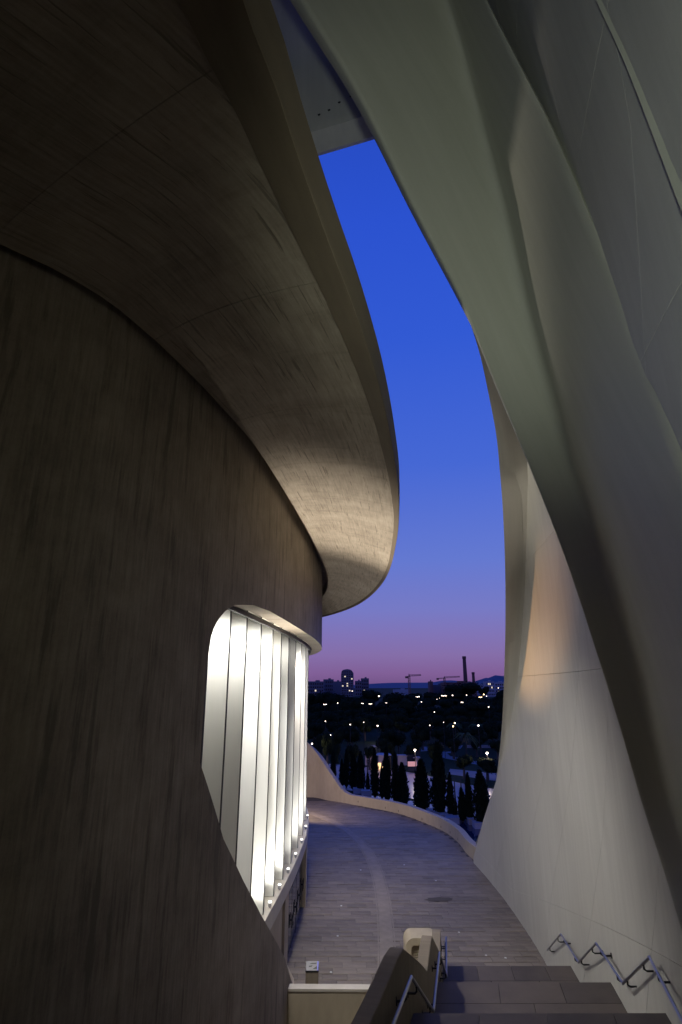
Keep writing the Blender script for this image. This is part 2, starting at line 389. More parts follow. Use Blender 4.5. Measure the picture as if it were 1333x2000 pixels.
# ---- canopy: soffit panels between the wall and the curved rim
Ep = Path([(-4.5, -14), (-3.2, -9), (-2.2, -4.5), (-1.45, -1), (-1.0, 1.2), (-.72, 2.83), (-.55, 3.46), (-.40, 4.15), (-.13, 5.24), (.25, 6.67), (.69, 8.66), (1.11, 11.1), (1.52, 14.1), (1.90, 18.5), (2.1, 25.0), (1.75, 30.6),
           (.9, 35.6), (-.6, 40), (-2.6, 43.6), (-5.6, 47.8), (-10, 52.5)], 12)
zE = 15.0
sw0, sw1 = d_at(8.0), Wp.find(lambda t: Wp.at(t).y - 49)
se0 = Ep.find(lambda t: Ep.at(t).y - 5.0); se1 = Ep.find(lambda t: Ep.at(t).y - 48)
def pair(u):                                     # u in -1..1 : behind the camera .. far tip
    if u < 0: tw = sw0 + u * (sw0 - 1.5); te = se0 + u * (se0 - .5)
    else: tw = sw0 + u * (sw1 - sw0); te = se0 + u * (se1 - se0)
    p = Wp.off(tw, -.32); q = Ep.at(te)
    return Vector((p.x, p.y, 16.1)), Vector((q.x, q.y, zE)), te
def soff(u, v):
    p, q, te = pair(u); w = p.lerp(q, v)
    sag = v ** 1.7                                # flat at the wall, turning down towards the rim
    w.z = 16.1 + (zE + .09 - 16.1) * sag
    return w
NV = 8
def vr(u): return lerp1([-1, .0, .1, .25, .4, 1], [.90, .90, .925, .965, .975, .98], u)
us = [-1, -.78, -.58, -.4, -.24, -.1, 0.02, .10, .17, .235, .30, .37, .45, .54, .64, .76, .88, 1]
for a, b in zip(us, us[1:]):
    mm = M(); n = 6; gp = .00015
    rows = []; bk = []; uv = []
    for i in range(n + 1):
        u = a + gp + (b - a - 2 * gp) * i / n; vv = [vr(u) * j / NV for j in range(NV + 1)]
        rows.append([soff(u, v) for v in vv]); bk.append([soff(u, v) + Vector((0, 0, .12)) for v in vv])
        L = (pair(u)[0] - pair(u)[1]).length; uv.append([(pair(u)[2], v * L) for v in vv])
    mm.shell(rows, bk, uv); mm.build('soffit_panel', m_soffit, opera, angle=50)
# rim beam (a step lower than the panels), fascia and slab above
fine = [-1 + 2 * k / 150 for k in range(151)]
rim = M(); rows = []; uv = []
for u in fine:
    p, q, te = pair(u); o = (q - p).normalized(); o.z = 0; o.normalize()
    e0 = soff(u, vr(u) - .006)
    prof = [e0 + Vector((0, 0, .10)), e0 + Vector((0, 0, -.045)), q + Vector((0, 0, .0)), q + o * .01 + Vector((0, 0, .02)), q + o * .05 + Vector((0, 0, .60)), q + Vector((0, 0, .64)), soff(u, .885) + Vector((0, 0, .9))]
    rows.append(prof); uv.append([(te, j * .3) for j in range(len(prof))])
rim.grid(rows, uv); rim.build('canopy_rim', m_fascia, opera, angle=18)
slab = M(); top = []; uv = []
for u in fine[::3]:
    p, q, te = pair(u); w = Wp.off(sw0 + u * ((sw0 - 1.5) if u < 0 else (sw1 - sw0)), 1.5)
    e0 = soff(u, vr(u)) + Vector((0, 0, .13)); wi = p + Vector((0, 0, .14))
    prof = [e0, soff(u, .45) + Vector((0, 0, .13)), wi, p + Vector((0, 0, .55)), Vector((w.x, w.y, 16.65)), Vector((w.x, w.y, 17.4)), p + Vector((0, 0, 1.2)), q + Vector((0, 0, .65))]
    top.append(prof); uv.append([(te, j * .6) for j in range(len(prof))])
slab.grid(top, uv); slab.build('canopy_slab', m_soffit, opera, angle=40)

# upper shell of the drum, set back above the canopy (out of view, added to shut out the sky)
wall_block('unseen_upper_shell', Wp, span(0, Wp.find(lambda t: Wp.at(t).y - 30), .8), lambda t: 17.3, lambda t: 34, 2, .5, m_soffit, off=2.2)
# ---- right: the tall shell wall, in panels with open joints
def lean(z): return .03 * max(0, z - 14) ** 1.5
def ashell(t, z, o=0):
    q = Ap.off(t, o) if o else Ap.at(t)
    return Vector((q.x - lean(z), q.y, z))
def ahit(px, py, lo=-2.0):
    a, b = ray(px, py)
    def fn(t):
        q = Ap.at(t); z = H + b * q.y; return q.x - lean(z) - a * q.y
    t = Ap.find(fn, Ap.find(lambda t: Ap.at(t).y - 3), None)
    return (t, H + b * Ap.at(t).y) if t is not None else None
al = [ahit(*p) for p in ((925, 1676), (945, 1600), (965, 1540), (985, 1480), (1000, 1400), (1012, 1320), (1022, 1200), (1027, 1100), (1030, 1000), (1031, 920))]
al = [q for q in al if q]
print('AL', [(round(Ap.at(t).y, 1), round(z, 1)) for t, z in al])
al.sort(key=lambda q: q[1])
alz, alt = [q[1] for q in al], [q[0] for q in al]
slope = (alt[-1] - alt[-3]) / (alz[-1] - alz[-3])
def edge_t(z):
    if z <= alz[-1]: return lerp1(alz, alt, z)
    return alt[-1] + slope * (z - alz[-1]) * .35
t_near = Ap.find(lambda t: Ap.at(t).y + 12)
shell = thing('arched_shell', 'tall pale curved concrete shell wall rising on the right and tapering upward', 'building', (7.5, 24, 0))
def shell_pt(u, z, o=0):
    te = edge_t(z); t = te + (t_near - te) * u
    return ashell(t, z, o), (t, z)
ucol = [0, .085, .165, .25, .34, .44, .56, .72, 1]
def zrow(k, u):
    t = edge_t(5) + (t_near - edge_t(5)) * u; y = Ap.at(t).y
    return [-.4, max(.9, 9.6 - .325 * max(y, 4)), 10.6, 15, 19.5, 24.5, 36][k]
for ci in range(len(ucol) - 1):
    for ri in range(6):
        mm = M(); fr = []; bk = []; uv = []; nu, nz = 6, 5
        for i in range(nu + 1):
            u = ucol[ci] + (ucol[ci + 1] - ucol[ci]) * i / nu
            du = .00014
            if i == 0 and ci: u += du
            if i == nu: u -= du
            a_, b_ = zrow(ri, u) + (.006 if ri else 0), zrow(ri + 1, u) - .006
            r1 = []; r2 = []; ru = []
            for j in range(nz + 1):
                z = a_ + (b_ - a_) * j / nz; p, w = shell_pt(u, z); q, _ = shell_pt(u, z, -.10)
                r1.append(p); r2.append(q); ru.append(w)
            fr.append(r1); bk.append(r2); uv.append(ru)
        mm.shell(fr, bk, uv); mm.build('panel', m_shell, shell, angle=60)
core = M(); fr = []; bk = []; uv = []
for i in range(49):
    u = i / 48; zs = [-.4 + 36.4 * j / 24 for j in range(25)]
    fr.append([shell_pt(u * .998 + .001, z, -.101)[0] for z in zs]); bk.append([shell_pt(u * .998 + .001, z, -.9)[0] for z in zs]); uv.append([shell_pt(u, z)[1] for z in zs])
core.shell(fr, bk, uv); core.build('core_wall', m_joint, shell, angle=60)
# unseen roof over to the drum and rear wall, added to keep skylight out
rf = M(); fr = []; bk = []; uv = []
for k in range(13):
    y = -16 + 30.5 * k / 12; zr = 30.9 + 9 * max(0, min(1, (y - 4) / 10)); q = ashell(Ap.find(lambda t: Ap.at(t).y - y) or 0, min(zr, 36)); r_ = []
    for j in range(13):
        f = j / 12; r_.append(Vector((q.x + (-20 - q.x) * f, y, zr + 3.5 * math.sin(f * math.pi * .6))))
    fr.append(r_); bk.append([p + Vector((0, 0, .6)) for p in r_]); uv.append([(y, j * 1.6) for j in range(13)])
rf.shell(fr, bk, uv); rf.build('unseen_roof_shell', m_shell, shell, angle=60)
rw = M(); rw.box((-9, -16.6, 16), (26, .6, 33)); rw.box((-22.4, -7, 16), (.6, 19, 33)); rw.build('unseen_rear_wall', m_soffit, shell, smooth=False)
# end face of the shell: from the fold to the outer silhouette
sl = [((929, 1650), 0.2), ((947, 1600), 0.45), ((965, 1550), 0.6), ((976, 1470), 0.5), ((982, 1400), 0.15), ((986, 1300), -0.2), ((988, 1200), -0.45), ((987, 1100), -0.5), ((983, 1000), -0.5), ((977, 920), -0.5), ((970, 850), -0.5), ((957, 780), -0.45), ((940, 700), -0.4), ((922, 640), -0.3), ((900, 580), -0.2), ((865, 500), -0.1), ((820, 410), 0)]
def al_at(py):                                   # the fold at the same picture height
    z = H; 
    best = None
    for k in range(0, 400):
        zz = -.2 + k * .08; p = ashell(edge_t(zz), zz); a, b = ray(700, py)
        e = abs(p.z - (H + b * p.y))
        if best is None or e < best[0]: best = (e, p)
    return best[1]
endf = M(); rows = []; uv = []; acc = 0; prev = None
slp = [(at(*p, al_at(p[1]).y + e), al_at(p[1])) for p, e in sl]
s_c = cr([q[0] for q in slp], 6); a_c = cr([q[1] for q in slp], 6)
for s_, a_ in zip(s_c, a_c):
    if prev is not None: acc += (s_ - prev).length
    prev = s_
    a2 = a_ + Vector((.02, -.02, 0)); d = (s_ - a_); back = Vector((.9, .55, 0))
    prof = [a2 + Vector((.4, .05, 0)), a2, a_.lerp(s_, .5) + Vector((.06, .10, 0)), a_.lerp(s_, .9) + Vector((.03, .04, 0)), s_, s_ + Vector((.16, .10, 0)), s_ + back]
    rows.append(prof); uv.append([(j * .5, acc) for j in range(len(prof))])
endf.grid(rows, uv); endf.build('end_face', m_shell, shell, angle=40)

# ---- the great folded rib in front of the shell
EB = [(380,-330,8.8), (500,-150,9.3), (590,0,10.0), (700,180,11.0), (800,385,12.0), (900,582,12.7), (972,760,13.1), (1030,900,12.9), (1100,1080,11.9), (1160,1260,10.9), (1210,1420,10.2), (1250,1560,9.7), (1295,1700,9.0), (1333,1830,8.3), (1375,1980,7.9), (1440,2200,7.4)]
EK = [(700,-420,9.8), (800,-200,10.4), (880,20,11.1), (930,200,11.8), (983,400,12.4), (1035,620,12.8), (1080,780,12.8), (1115,900,12.4), (1180,1080,11.4), (1235,1260,10.5), (1275,1420,9.85), (1313,1560,9.35), (1360,1700,8.65), (1410,1830,7.9), (1460,1990,7.5), (1520,2200,7)]
EC = [(855,-240,8.2), (905,-110,8.4), (953,0,8.5), (1012,115,8.5), (1082,250,8.35), (1160,428,8.0), (1220,570,7.65), (1276,710,7.25), (1333,870,6.7), (1400,1030,6.2), (1460,1200,5.8), (1520,1380,5.5), (1580,1560,5.2), (1640,1740,5), (1700,1900,4.8), (1760,2100,4.6)]
cb, ck, cc = [cr([at(*p) for p in q], 5) for q in (EB, EK, EC)]
rib = thing('folded_rib', 'huge folded concrete rib sweeping from lower right up over the view', 'building', (5, 9, 0))
rm = M(); rows = []; uv = []; acc = 0
for i, (b, k, c) in enumerate(zip(cb, ck, cc)):
    if i: acc += (b - cb[i - 1]).length
    tn = (cb[min(i + 1, len(cb) - 1)] - cb[max(i - 1, 0)]).normalized()
    n1 = (k - b).cross(tn).normalized()
    away = (k - Vector((0, 0, H))).normalized()
    if n1.dot(away) < 0: n1 = -n1                # away from the viewing side
    n2 = (c - k).cross(tn).normalized()
    if n2.dot(away) < 0: n2 = -n2
    ca = (c - Vector((0, 0, H))).normalized()
    l1, l2 = (k - b), (c - k)
    f1 = [b + n1 * .10, b + l1 * .012 + n1 * .012, b + l1 * .04, b + l1 * .2, b + l1 * .4, b + l1 * .6]
    pa, pb = b + l1 * .80, k + l2 * .07
    mid = [pa * (1 - t) ** 2 + k * 2 * t * (1 - t) + pb * t * t for t in (0, .25, .5, .75, 1)]
    f2 = [k + l2 * .22, k + l2 * .4, k + l2 * .6, k + l2 * .78, k + l2 * .90, k + l2 * .955 + ca * .03, k + l2 * .985 + ca * .12, c + ca * .32]
    bkp = [c + ca * .7 - l2.normalized() * .25, k + n1 * .6 + n2 * .5, b + n1 * .6 + l1.normalized() * .2]
    sec = f1 + mid + f2 + bkp; sec.append(sec[0])
    rows.append(sec); d = 0; uu = [(acc, 0)]
    for p, q in zip(sec, sec[1:]): d += (q - p).length; uu.append((acc, d))
    uv.append(uu)
rm.grid(rows, uv); rm.face(rows[0][:-1]); rm.face(rows[-1][:-1][::-1])
rm.build('rib_band', m_rib, rib, angle=70)

# ---- upper flange on the shell at the top right
fl = thing('upper_flange', 'greenish concrete flange at the top right corner above the folded rib', 'building', (4.2, 6, 0))
f0 = [(1120,-110), (1170,0), (1225,120), (1280,260), (1333,400), (1395,560), (1460,740), (1520,920)]
F0 = []
for p in f0:
    q = ahit(*p)
    F0.append(ashell(q[0], q[1], .03) if q else at(*p, 5.5))
F0 = cr(F0, 5); F1 = cr([at(*p) for p in ((1380,-240,4.2), (1440,-100,4.1), (1510,60,4.0), (1570,230,3.9), (1620,400,3.8), (1680,580,3.7), (1740,760,3.6), (1800,940,3.5))], 5)
for a_, b_ in ((0, 17), (17, len(F0) - 1)):
    mm = M(); fr = []; bk = []; uv = []
    for i in range(a_, b_ + 1):
        a, b = F0[i], F1[i]; sh = .004 * (1 if i == a_ else -1 if i == b_ else 0)
        pts = [a.lerp(b, j / 6) + Vector((0, 0, 0)) for j in range(7)]
        fr.append(pts); bk.append([p + Vector((.35, .1, .2)) for p in pts]); uv.append([(i * .8, j * .6) for j in range(7)])
    mm.shell(fr, bk, uv); mm.build('flange_panel', m_rib, fl, angle=50)

# ---- beam bridging high above between drum and rib
beam = thing('bridge_beam', 'grey concrete beam bridging high above with a row of bolt holes', 'beam', (0, 15, 30))
pL, pR = at(560, 268, 16.2), at(800, 170, 15.2)
zb = 0; ax = (pR - pL); ax.z = 0; ax.normalize(); nrm = Vector((ax.y, -ax.x, 0))       # towards the camera
pL0 = pL - ax * 3; pR0 = pR + ax * 2
pL0 = Vector((pL0.x, pL0.y, pL.z)); pR0 = Vector((pR0.x, pR0.y, pR.z))
def bprof(p, e):
    up = Vector((0, 0, 1))
    return [p + up * 9 + nrm * 1.2, p, p - nrm * .14 - up * .30 * e, p - nrm * 1.0 - up * .36 * e, p - nrm * 1.25 - up * .2, p - nrm * 1.25 + up * 9]
bmh = M(); rows = []; uv = []
for k in range(13):
    t = k / 12; p = pL0.lerp(pR0, t); pr = bprof(p, 1.0); rows.append(pr); uv.append([(t * 9, j * 1.2) for j in range(len(pr))])
bmh.grid(rows, uv); bmh.face(rows[0]); bmh.face(rows[-1][::-1]); bmh.build('beam_body', m_beam, beam, angle=20)
for px, py in ((623.5, 223), (643, 214), (663, 199), (686, 187)):
    h = M(); a, b = ray(px, py)
    # on the sloping front face
    d = 15.0
    for _ in range(40):
        p = Vector((a * d, d, H + b * d)); t = (p - pL0).dot(ax); base = pL0 + ax * t; zz = p.z - (pL0.z + (pR0.z - pL0.z) * t / (pR0 - pL0).length)
        yf = (base + nrm * (1.2 * zz / 9)); d += ((yf - p).dot(nrm)) * nrm.y / (nrm.y ** 2) * .9 if abs(nrm.y) > .1 else 0
    p = Vector((a * d, d, H + b * d))
    h.tube([p + nrm * .004, p - nrm * .06], .055, 10); h.build('bolt_hole', m_black, beam)

# ================================================================== GROUND, TERRACE
ZG = -6.0
G = lambda px, py: on_z(px, py, ZG)
terr = [on_z(*p, 0) for p in ((604,1557), (640,1563), (680,1570), (720,1577), (762,1585), (795,1594), (822,1604), (848,1615), (871,1626), (895,1645), (916,1671))]
tp = [(-30, 66), (-16, 61.5), (-7.5, 58.2)] + [(p.x, p.y) for p in terr] + [(8.6, 36.5)]
tcur = Path(tp, 8)
poly = [(p.x, p.y) for p in tcur.p] + [(9.2, 30), (9.2, -20), (-30, -20)]
te = M(); te.face([(x, y, -.03) for x, y in poly]); 
n = len(poly)
for i in range(n):
    a, b = poly[i], poly[(i + 1) % n]; te.quad((a[0], a[1], -.03), (b[0], b[1], -.03), (b[0], b[1], ZG), (a[0], a[1], ZG))
terrace = te.build('terrace', m_bed, None, smooth=False, kind='structure')
def inside(x, y):
    if x > Ap.at(Ap.find(lambda t: Ap.at(t).y - min(max(y, 0), 42))).x + .6: return False
    c = False; j = n - 1
    for i in range(n):
        xi, yi = poly[i]; xj, yj = poly[j]
        if (yi > y) != (yj > y) and x < (xj - xi) * (y - yi) / (yj - yi) + xi: c = not c
        j = i
    return c
def wallx(y):
    t = Wp.find(lambda t: Wp.at(t).y - y, d_at(20)); return Wp.off(t, 1.4).x if t else -4
# pavers: rows across the terrace
pme = []
for v in range(3):
    b = M(); L = .88; b.box((0, 0, -.04), (L, .435, .08)); 
    o = b.build('paver', m_paver, None, smooth=False); pme.append(o.data)
    bm = bmesh.new(); bm.from_mesh(o.data); bmesh.ops.bevel(bm, geom=[e for e in bm.edges if e.verts[0].co.z > -.01 and e.verts[1].co.z > -.01], offset=.012, segments=1, affect='EDGES'); bm.to_mesh(o.data); bm.free()
    bpy.data.objects.remove(o)
cells = []
y = 21.95; row = 0
while y < 58:
    x = -7 + (row * .37) % .91
    while x < 8.6:
        if wallx(y) - .6 < x and inside(x, y) and inside(x, y + .2): cells.append((x, y))
        x += .91
    y += .46 + (.025 if row % 3 == 0 else 0); row += 1
far = M(); cnt = 0
for x, y in cells:
    dz = R.uniform(-.008, .006); sc = (R.uniform(1.018, 1.03), R.choice((.90, .955, 1.03, 1.035, 1.04)), 1); rx, ry = R.uniform(-.006, .012), R.uniform(-.004, .004)
    if cnt < 300:
        o = bpy.data.objects.new('paver', pme[cnt % 3]); COL.objects.link(o); o.parent = terrace; o.location = (x, y, dz); o.scale = sc; o.rotation_euler = (rx, ry, R.uniform(-.004, .004))
    else:
        far.box((x, y, dz - .04), (.88 * sc[0], .435 * sc[1], .08), (Vector((1, 0, ry)), Vector((0, 1, rx)), Vector((0, 0, 1))))
    cnt += 1
far.build('far_pavers', m_paverj, terrace, smooth=False, weld=False, kind='stuff')
print('pavers', cnt)
for px, py in ((570,1728), (667,1770), (660,1829), (647,1900), (852,1721), (897,1822), (950,1867), (988,1872), (705,1700), (790,1690)):
    q = on_z(px, py, .004); b = M(); b.tube([q, q + Vector((0, 0, .018))], .045, 8); b.build('ground_stud', m_fin, terrace, smooth=False)
st = on_z(856, 1757, .012); b = M(); rr_ = random.Random(5)
b.face([st + Vector((math.cos(a * .35) * .8 * rr_.uniform(.6, 1.1), math.sin(a * .35) * .36 * rr_.uniform(.6, 1.1), 0)) for a in range(18)]); b.build('wet_patch', mat('damp_stone', (.10, .088, .075), .8, spec=.2), terrace, smooth=False)
# curved drain: two kerbs with a channel between
dc = Path([on_z(*p, 0) for p in ((757,1990), (757,1900), (755,1830), (750,1770), (741,1720), (726,1678), (703,1645), (668,1615), (630,1597), (600,1588), (560,1580))], 8)
for o_, w_, h_ in ((-.34, .06, .008), (.0, .56, .012), (.34, .06, .008)):
    mm = M(); fr = []; 
    for k in range(101):
        t = dc.L * k / 100; q0 = dc.off(t, o_ - w_ / 2); q1 = dc.off(t, o_ + w_ / 2)
        fr.append([(q0.x, q0.y, -.05), (q0.x, q0.y, h_), (q1.x, q1.y, h_), (q1.x, q1.y, -.05)])
    mm.grid(fr); mm.build('drain_kerb', m_kerb, terrace, smooth=False)
# parapet: low concrete wall along the terrace edge, sweeping up at the left
parapet = thing('parapet', 'low curved cream concrete parapet edging the terrace and sweeping up at left', 'wall', (5, 42, 0))
mm = M(); rows = []; uv = []
def ph(x): return lerp1([-9, -5.5, -2.77, 0.1, .8, 9], [8.2, 6.9, 4.4, 1.0, .74, .8], x)
for k in range(121):
    t = tcur.L * k / 120; q = tcur.at(t); o = tcur.off(t, .42); h = ph(q.x)
    rows.append([(q.x, q.y, -.2), (q.x, q.y, h - .02), (q.x + (o.x - q.x) * .06, q.y + (o.y - q.y) * .06, h), (o.x, o.y, h), (o.x, o.y, -1.5)]); uv.append([(t, 0), (t, h), (t, h + .05), (t, h + .4), (t, h + 2)])
mm.grid(rows, uv); mm.build('parapet_wall', m_cream, parapet, angle=30)
for px, py in ((700,1566), (753,1579), (779,1586), (825,1600), (862,1618), (880,1626), (895,1640)):
    t = tcur.find(lambda t: tcur.at(t).x - ray(px, py)[0] * tcur.at(t).y, tcur.L * .2)
    if t:
        q = tcur.off(t, -.003); b = M(); g = tcur.tan(t); z = H + ray(px, py)[1] * q.y
        b.box((q.x, q.y, min(.6, max(.2, z))), (.05, .02, .14), (Vector((g.x, g.y, 0)), Vector((-g.y, g.x, 0)), Vector((0, 0, 1)))); b.build('weep_hole', m_black, parapet)

# ---- staircase: landings and flights going down towards the terrace
lv = [(9.0, -10.0, -4.0), (7.5, -1.2, 1.4), (6.0, 3.4, 6.2), (4.5, 9.0, 12.5), (3.0, 14.6, 17.2), (1.5, 19.3, 21.85)]   # z, near edge, far edge
SLp = Path([(-4.6, -11), (-3.4, -6), (-2.2, 0), (-1.0, 5), (-.15, 8), (.40, 9.5), (1.02, 11.6), (1.70, 13.9), (2.28, 16.6), (2.80, 19), (3.26, 21.65), (3.62, 24.4)], 8)
xL = lambda y: SLp.at(SLp.find(lambda t: SLp.at(t).y - y) or 0).x + .02
xR = lambda y: Ap.at(Ap.find(lambda t: Ap.at(t).y - y)).x + .25
stair = thing('staircase', 'dark stone staircase with broad landings stepping down towards the terrace', 'staircase', (4, 21, 0))
def strip(name, y0, y1, z0, z1, cols, gap=.012, m=m_stair, skew=0):
    for c in range(cols):
        mm = M(); f0_, f1_ = c / cols, (c + 1) / cols
        pl = []
        for f, yy in ((f0_, y0), (f1_, y0), (f1_, y1), (f0_, y1)):
            pl.append((xL(yy) + (xR(yy) - xL(yy)) * f + (gap / 2 if f == f0_ else -gap / 2), yy))
        mm.prism(pl, z0, z1); mm.build(name, m, stair, smooth=False)
for k, (z, y0, y1) in enumerate(lv):
    vis = k >= 3
    mid = (y0 + y1) / 2
    if vis:
        cs = 3 if k != 4 else 2
        strip('landing_slab', y0, y0 + .62 * (y1 - y0) - .012, z - .3, z, cs); strip('landing_slab', y0 + .62 * (y1 - y0), y1, z - .3, z + .001, cs + 1)
    else: strip('landing_slab', y0, y1, z - .3, z, 1)
    ny = lv[k + 1][1] if k + 1 < len(lv) else 24.3
    for s_ in range(8):
        a = y1 + (ny - y1) * s_ / 8; b = y1 + (ny - y1) * (s_ + 1) / 8
        zz = z - 1.5 * (s_ + 1) / 9
        strip('step', a, b, zz - .25, zz, 1, 0)
und = M()                                      # the mass under the stairs
for (z, y0, y1), nx in zip(lv, lv[1:] + [(0, 24.3, 25)]):
    p = [(xL(y0), y0), (xR(y0), y0), (xR(y1), y1), (xL(y1), y1)]; und.prism(p, -.2, z - .31)
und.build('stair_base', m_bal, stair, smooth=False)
# sawtooth balustrade on the left of the stairs
balus = thing('balustrade', 'sawtooth concrete balustrade wall following the left side of the stairs', 'wall', (2.5, 17, 0))
def btop(y):
    ys, zs = [], []
    for k, (z, y0, y1) in enumerate(lv):
        ys += [y0 + .1, y1 - 1.0, y1 - .55]; zs += [z + 1.25, z + 1.25, z + 1.2]
    ys += [24.35]; zs += [1.0]
    return lerp1(ys, zs, y)
for (ya, yb) in ((-5, 7.0), (7.0, 11.3 + .9), (12.2, 17.0), (17.0, 24.3)):
    pass
mm = M(); fr = []; bk = []; uv = []
ysamp = sorted(set([5.0 + .3 * k for k in range(65)] + [y for z, y0, y1 in lv for y in (y0 + .1, y1 - 1.0, y1 - .55) if y > 5] + [24.35]))
for yy in ysamp:
    t = SLp.find(lambda t: SLp.at(t).y - yy)
    if t is None: continue
    q0 = SLp.off(t, 0); q1 = SLp.off(t, .26); z = btop(yy)
    fr.append([(q0.x, q0.y, -.2), (q0.x, q0.y, z - .015), (q0.x * .94 + q1.x * .06, q0.y * .94 + q1.y * .06, z)]); bk.append([(q1.x, q1.y, -.2), (q1.x, q1.y, z - .015), (q1.x * .94 + q0.x * .06, q1.y * .94 + q0.y * .06, z)]); uv.append([(yy, 0), (yy, z), (yy, z + .1)])
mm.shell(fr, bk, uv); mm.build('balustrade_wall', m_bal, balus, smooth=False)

# handrails: zigzag steel tubes on brackets
def handrail(name, label, fx, nodes, side, r=.028):
    root = thing(name, label, 'handrail', (fx(nodes[0][0]), nodes[0][0], nodes[0][1]))
    pts = [Vector((fx(y), y, z)) for y, z in nodes]
    for a, b in zip(pts, pts[1:]):
        m_ = M(); d = (b - a).normalized() * r * .3; m_.tube([a - d, b + d], r, 10); m_.build('rail', m_steel, root)
        L = (b - a).length
        for f in ((.2, .82) if L > 1.5 else (.5,)):
            p = a.lerp(b, f); b2 = M(); o = Vector((side, 0, 0))
            b2.tube([p + Vector((0, 0, -.01)), p + Vector((0, 0, -.10)), p + o * .05 + Vector((0, 0, -.13)), p + o * .27 + Vector((0, 0, -.13))], .018, 6)
            b2.tube([p + o * .255 + Vector((0, 0, -.13)), p + o * .285 + Vector((0, 0, -.13))], .065, 10); b2.build('bracket', m_dsteel, root)
    return root
rn = [(4.2, 6.88), (6.2, 6.88), (9.0, 5.38), (12.45, 5.38), (15.05, 3.88), (17.1, 3.88), (19.85, 2.38), (21.85, 2.38), (24.6, .90)]
rp_ = Path([(3.6, 4.2), (4.05, 6.2), (4.75, 9.0), (5.74, 12.45), (6.27, 15.05), (6.56, 17.1), (7.03, 19.85), (7.25, 21.85), (7.62, 24.6)], 8)
handrail('handrail', 'zigzag steel handrail on brackets along the pale shell wall on the right', lambda y: rp_.at(rp_.find(lambda t: rp_.at(t).y - y) or (0 if y < 7 else rp_.L)).x, rn, 1)
lp = lambda y: SLp.at(SLp.find(lambda t: SLp.at(t).y - y) or SLp.L).x + .17
handrail('handrail', 'zigzag steel handrail fixed to the sawtooth balustrade in the middle', lp, [(9.0, 5.38), (11.7, 5.38), (13.95, 3.88), (16.55, 3.88), (19.0, 2.38), (21.6, 2.38), (23.9, .9)], -.6, .03)

# near parapet below the camera, at the stair foot
npw = thing('near_parapet', 'straight low concrete wall with pale coping beside the staircase', 'wall', (-.2, 21.4, 0))
b = M(); b.prism([(-2.2, 21.36), (2.9, 21.30), (2.9, 21.56), (-2.2, 21.62)], -.2, 1.03); b.build('wall_body', m_cream, npw, smooth=False)
b = M(); b.prism([(-2.2, 21.34), (2.9, 21.28), (2.9, 21.60), (-2.2, 21.66)], 1.03, 1.10); b.build('coping', m_white, npw, smooth=False)
# sloping plinth at the foot of the jamb
b = M(); b.prism([(-2.3, 21.7), (-1.45, 21.7), (-1.72, 24.6), (-2.3, 24.6)], -.2, .02); 
for v in b.v:
    if v.z > 0: v.z = 1.0 if v.x < -2 else .02
b.build('plinth', m_cream, npw, smooth=False)

# ================================================================== OBJECTS ON THE TERRACE
# sign post
sp = on_z(610, 1885, 1.0); sgn = thing('sign_post', 'short stone post with small tilted metal sign plate on top', 'sign', (sp.x, 23.3, 0))
b = M(); b.box((sp.x, 23.3, .40), (.44, .30, .80)); b.build('post', m_bal, sgn, smooth=False)
b = M(); ax3 = (Vector((1, 0, 0)), Vector((0, math.cos(.75), math.sin(.75))), Vector((0, -math.sin(.75), math.cos(.75)))); cp = Vector((sp.x, 23.27, .93))
b.box(cp, (.42, .28, .03), ax3); pl = b.build('sign_plate', mat('sign_plate_grey', (.13, .13, .155), .4), sgn, smooth=False)
b = M(); b.box((sp.x, 23.3, .815), (.46, .32, .03)); b.build('plate_mount', m_black, sgn, smooth=False)
def on_plate(u, v): return cp + ax3[0] * u + ax3[1] * v + ax3[2] * .018
b = M()
for q in (((-.10, .07), (.13, .07), (.17, .12), (-.02, .115)), ((-.11, -.05), (-.02, -.04), (.02, .02), (-.11, .0)), ((.02, -.12), (.17, -.13), (.17, .0), (.10, -.06))):
    b.face([on_plate(w[0], w[1] * .75) for w in q])
b.build('sign_print', m_black, pl, smooth=False, weld=False)
b = M(); b.box(cp + ax3[0] * .195 + ax3[2] * .003, (.05, .28, .031), ax3); b.build('blue_strip', mat('sign_blue', (.10, .12, .6), .4), pl, smooth=False)

# rounded air intake beside the stairs
air = thing('air_intake', 'cream rounded concrete air intake box with horizontal slats behind the balustrade', 'vent', (2.75, 24.6, 0))
def rrect(w, h, r, n=6):
    pts = []
    for cx_, cz_, a0 in ((w / 2 - r, h - r, 0), (-w / 2 + r, h - r, 90)):
        for k in range(n + 1):
            a = rad(a0 + 90 * k / n); pts.append((cx_ + r * math.cos(a), cz_ + r * math.sin(a)))
    return [(w / 2, 0)] + pts + [(-w / 2, 0)]
o1 = rrect(1.25, 1.5, .3); o2 = rrect(.86, 1.28, .14); o2 = [(x, max(z, .02)) for x, z in o2]
cxx = on_z(820, 1833, 1.5); yy = cxx.y; xx = cxx.x + .12; air.location = (xx, yy + .4, 0)
b = M()
fr = [[(xx + x, yy, z) for x, z in o1], [(xx + x, yy, z) for x, z in o2]]; b.grid(fr)
b.grid([[(xx + x, yy + .9, z) for x, z in o1], [(xx + x, yy + .06, z) for x, z in o1], [(xx + x, yy, z) for x, z in o1]])
b.grid([[(xx + x, yy, z) for x, z in o2], [(xx + x, yy + .4, z) for x, z in o2]]); b.face([(xx + x, yy + .4, z) for x, z in o2]); b.face([(xx + x, yy + .9, z) for x, z in o1])
b.build('surround', m_cream, air, angle=30)
for k in range(14):
    z = .08 + k * .082; s_ = M(); s_.box((xx, yy + .16, z), (.82, .11, .022), (Vector((1, 0, 0)), Vector((0, .8, .6)), Vector((0, -.6, .8)))); s_.build('slat', m_cream, air, smooth=False)

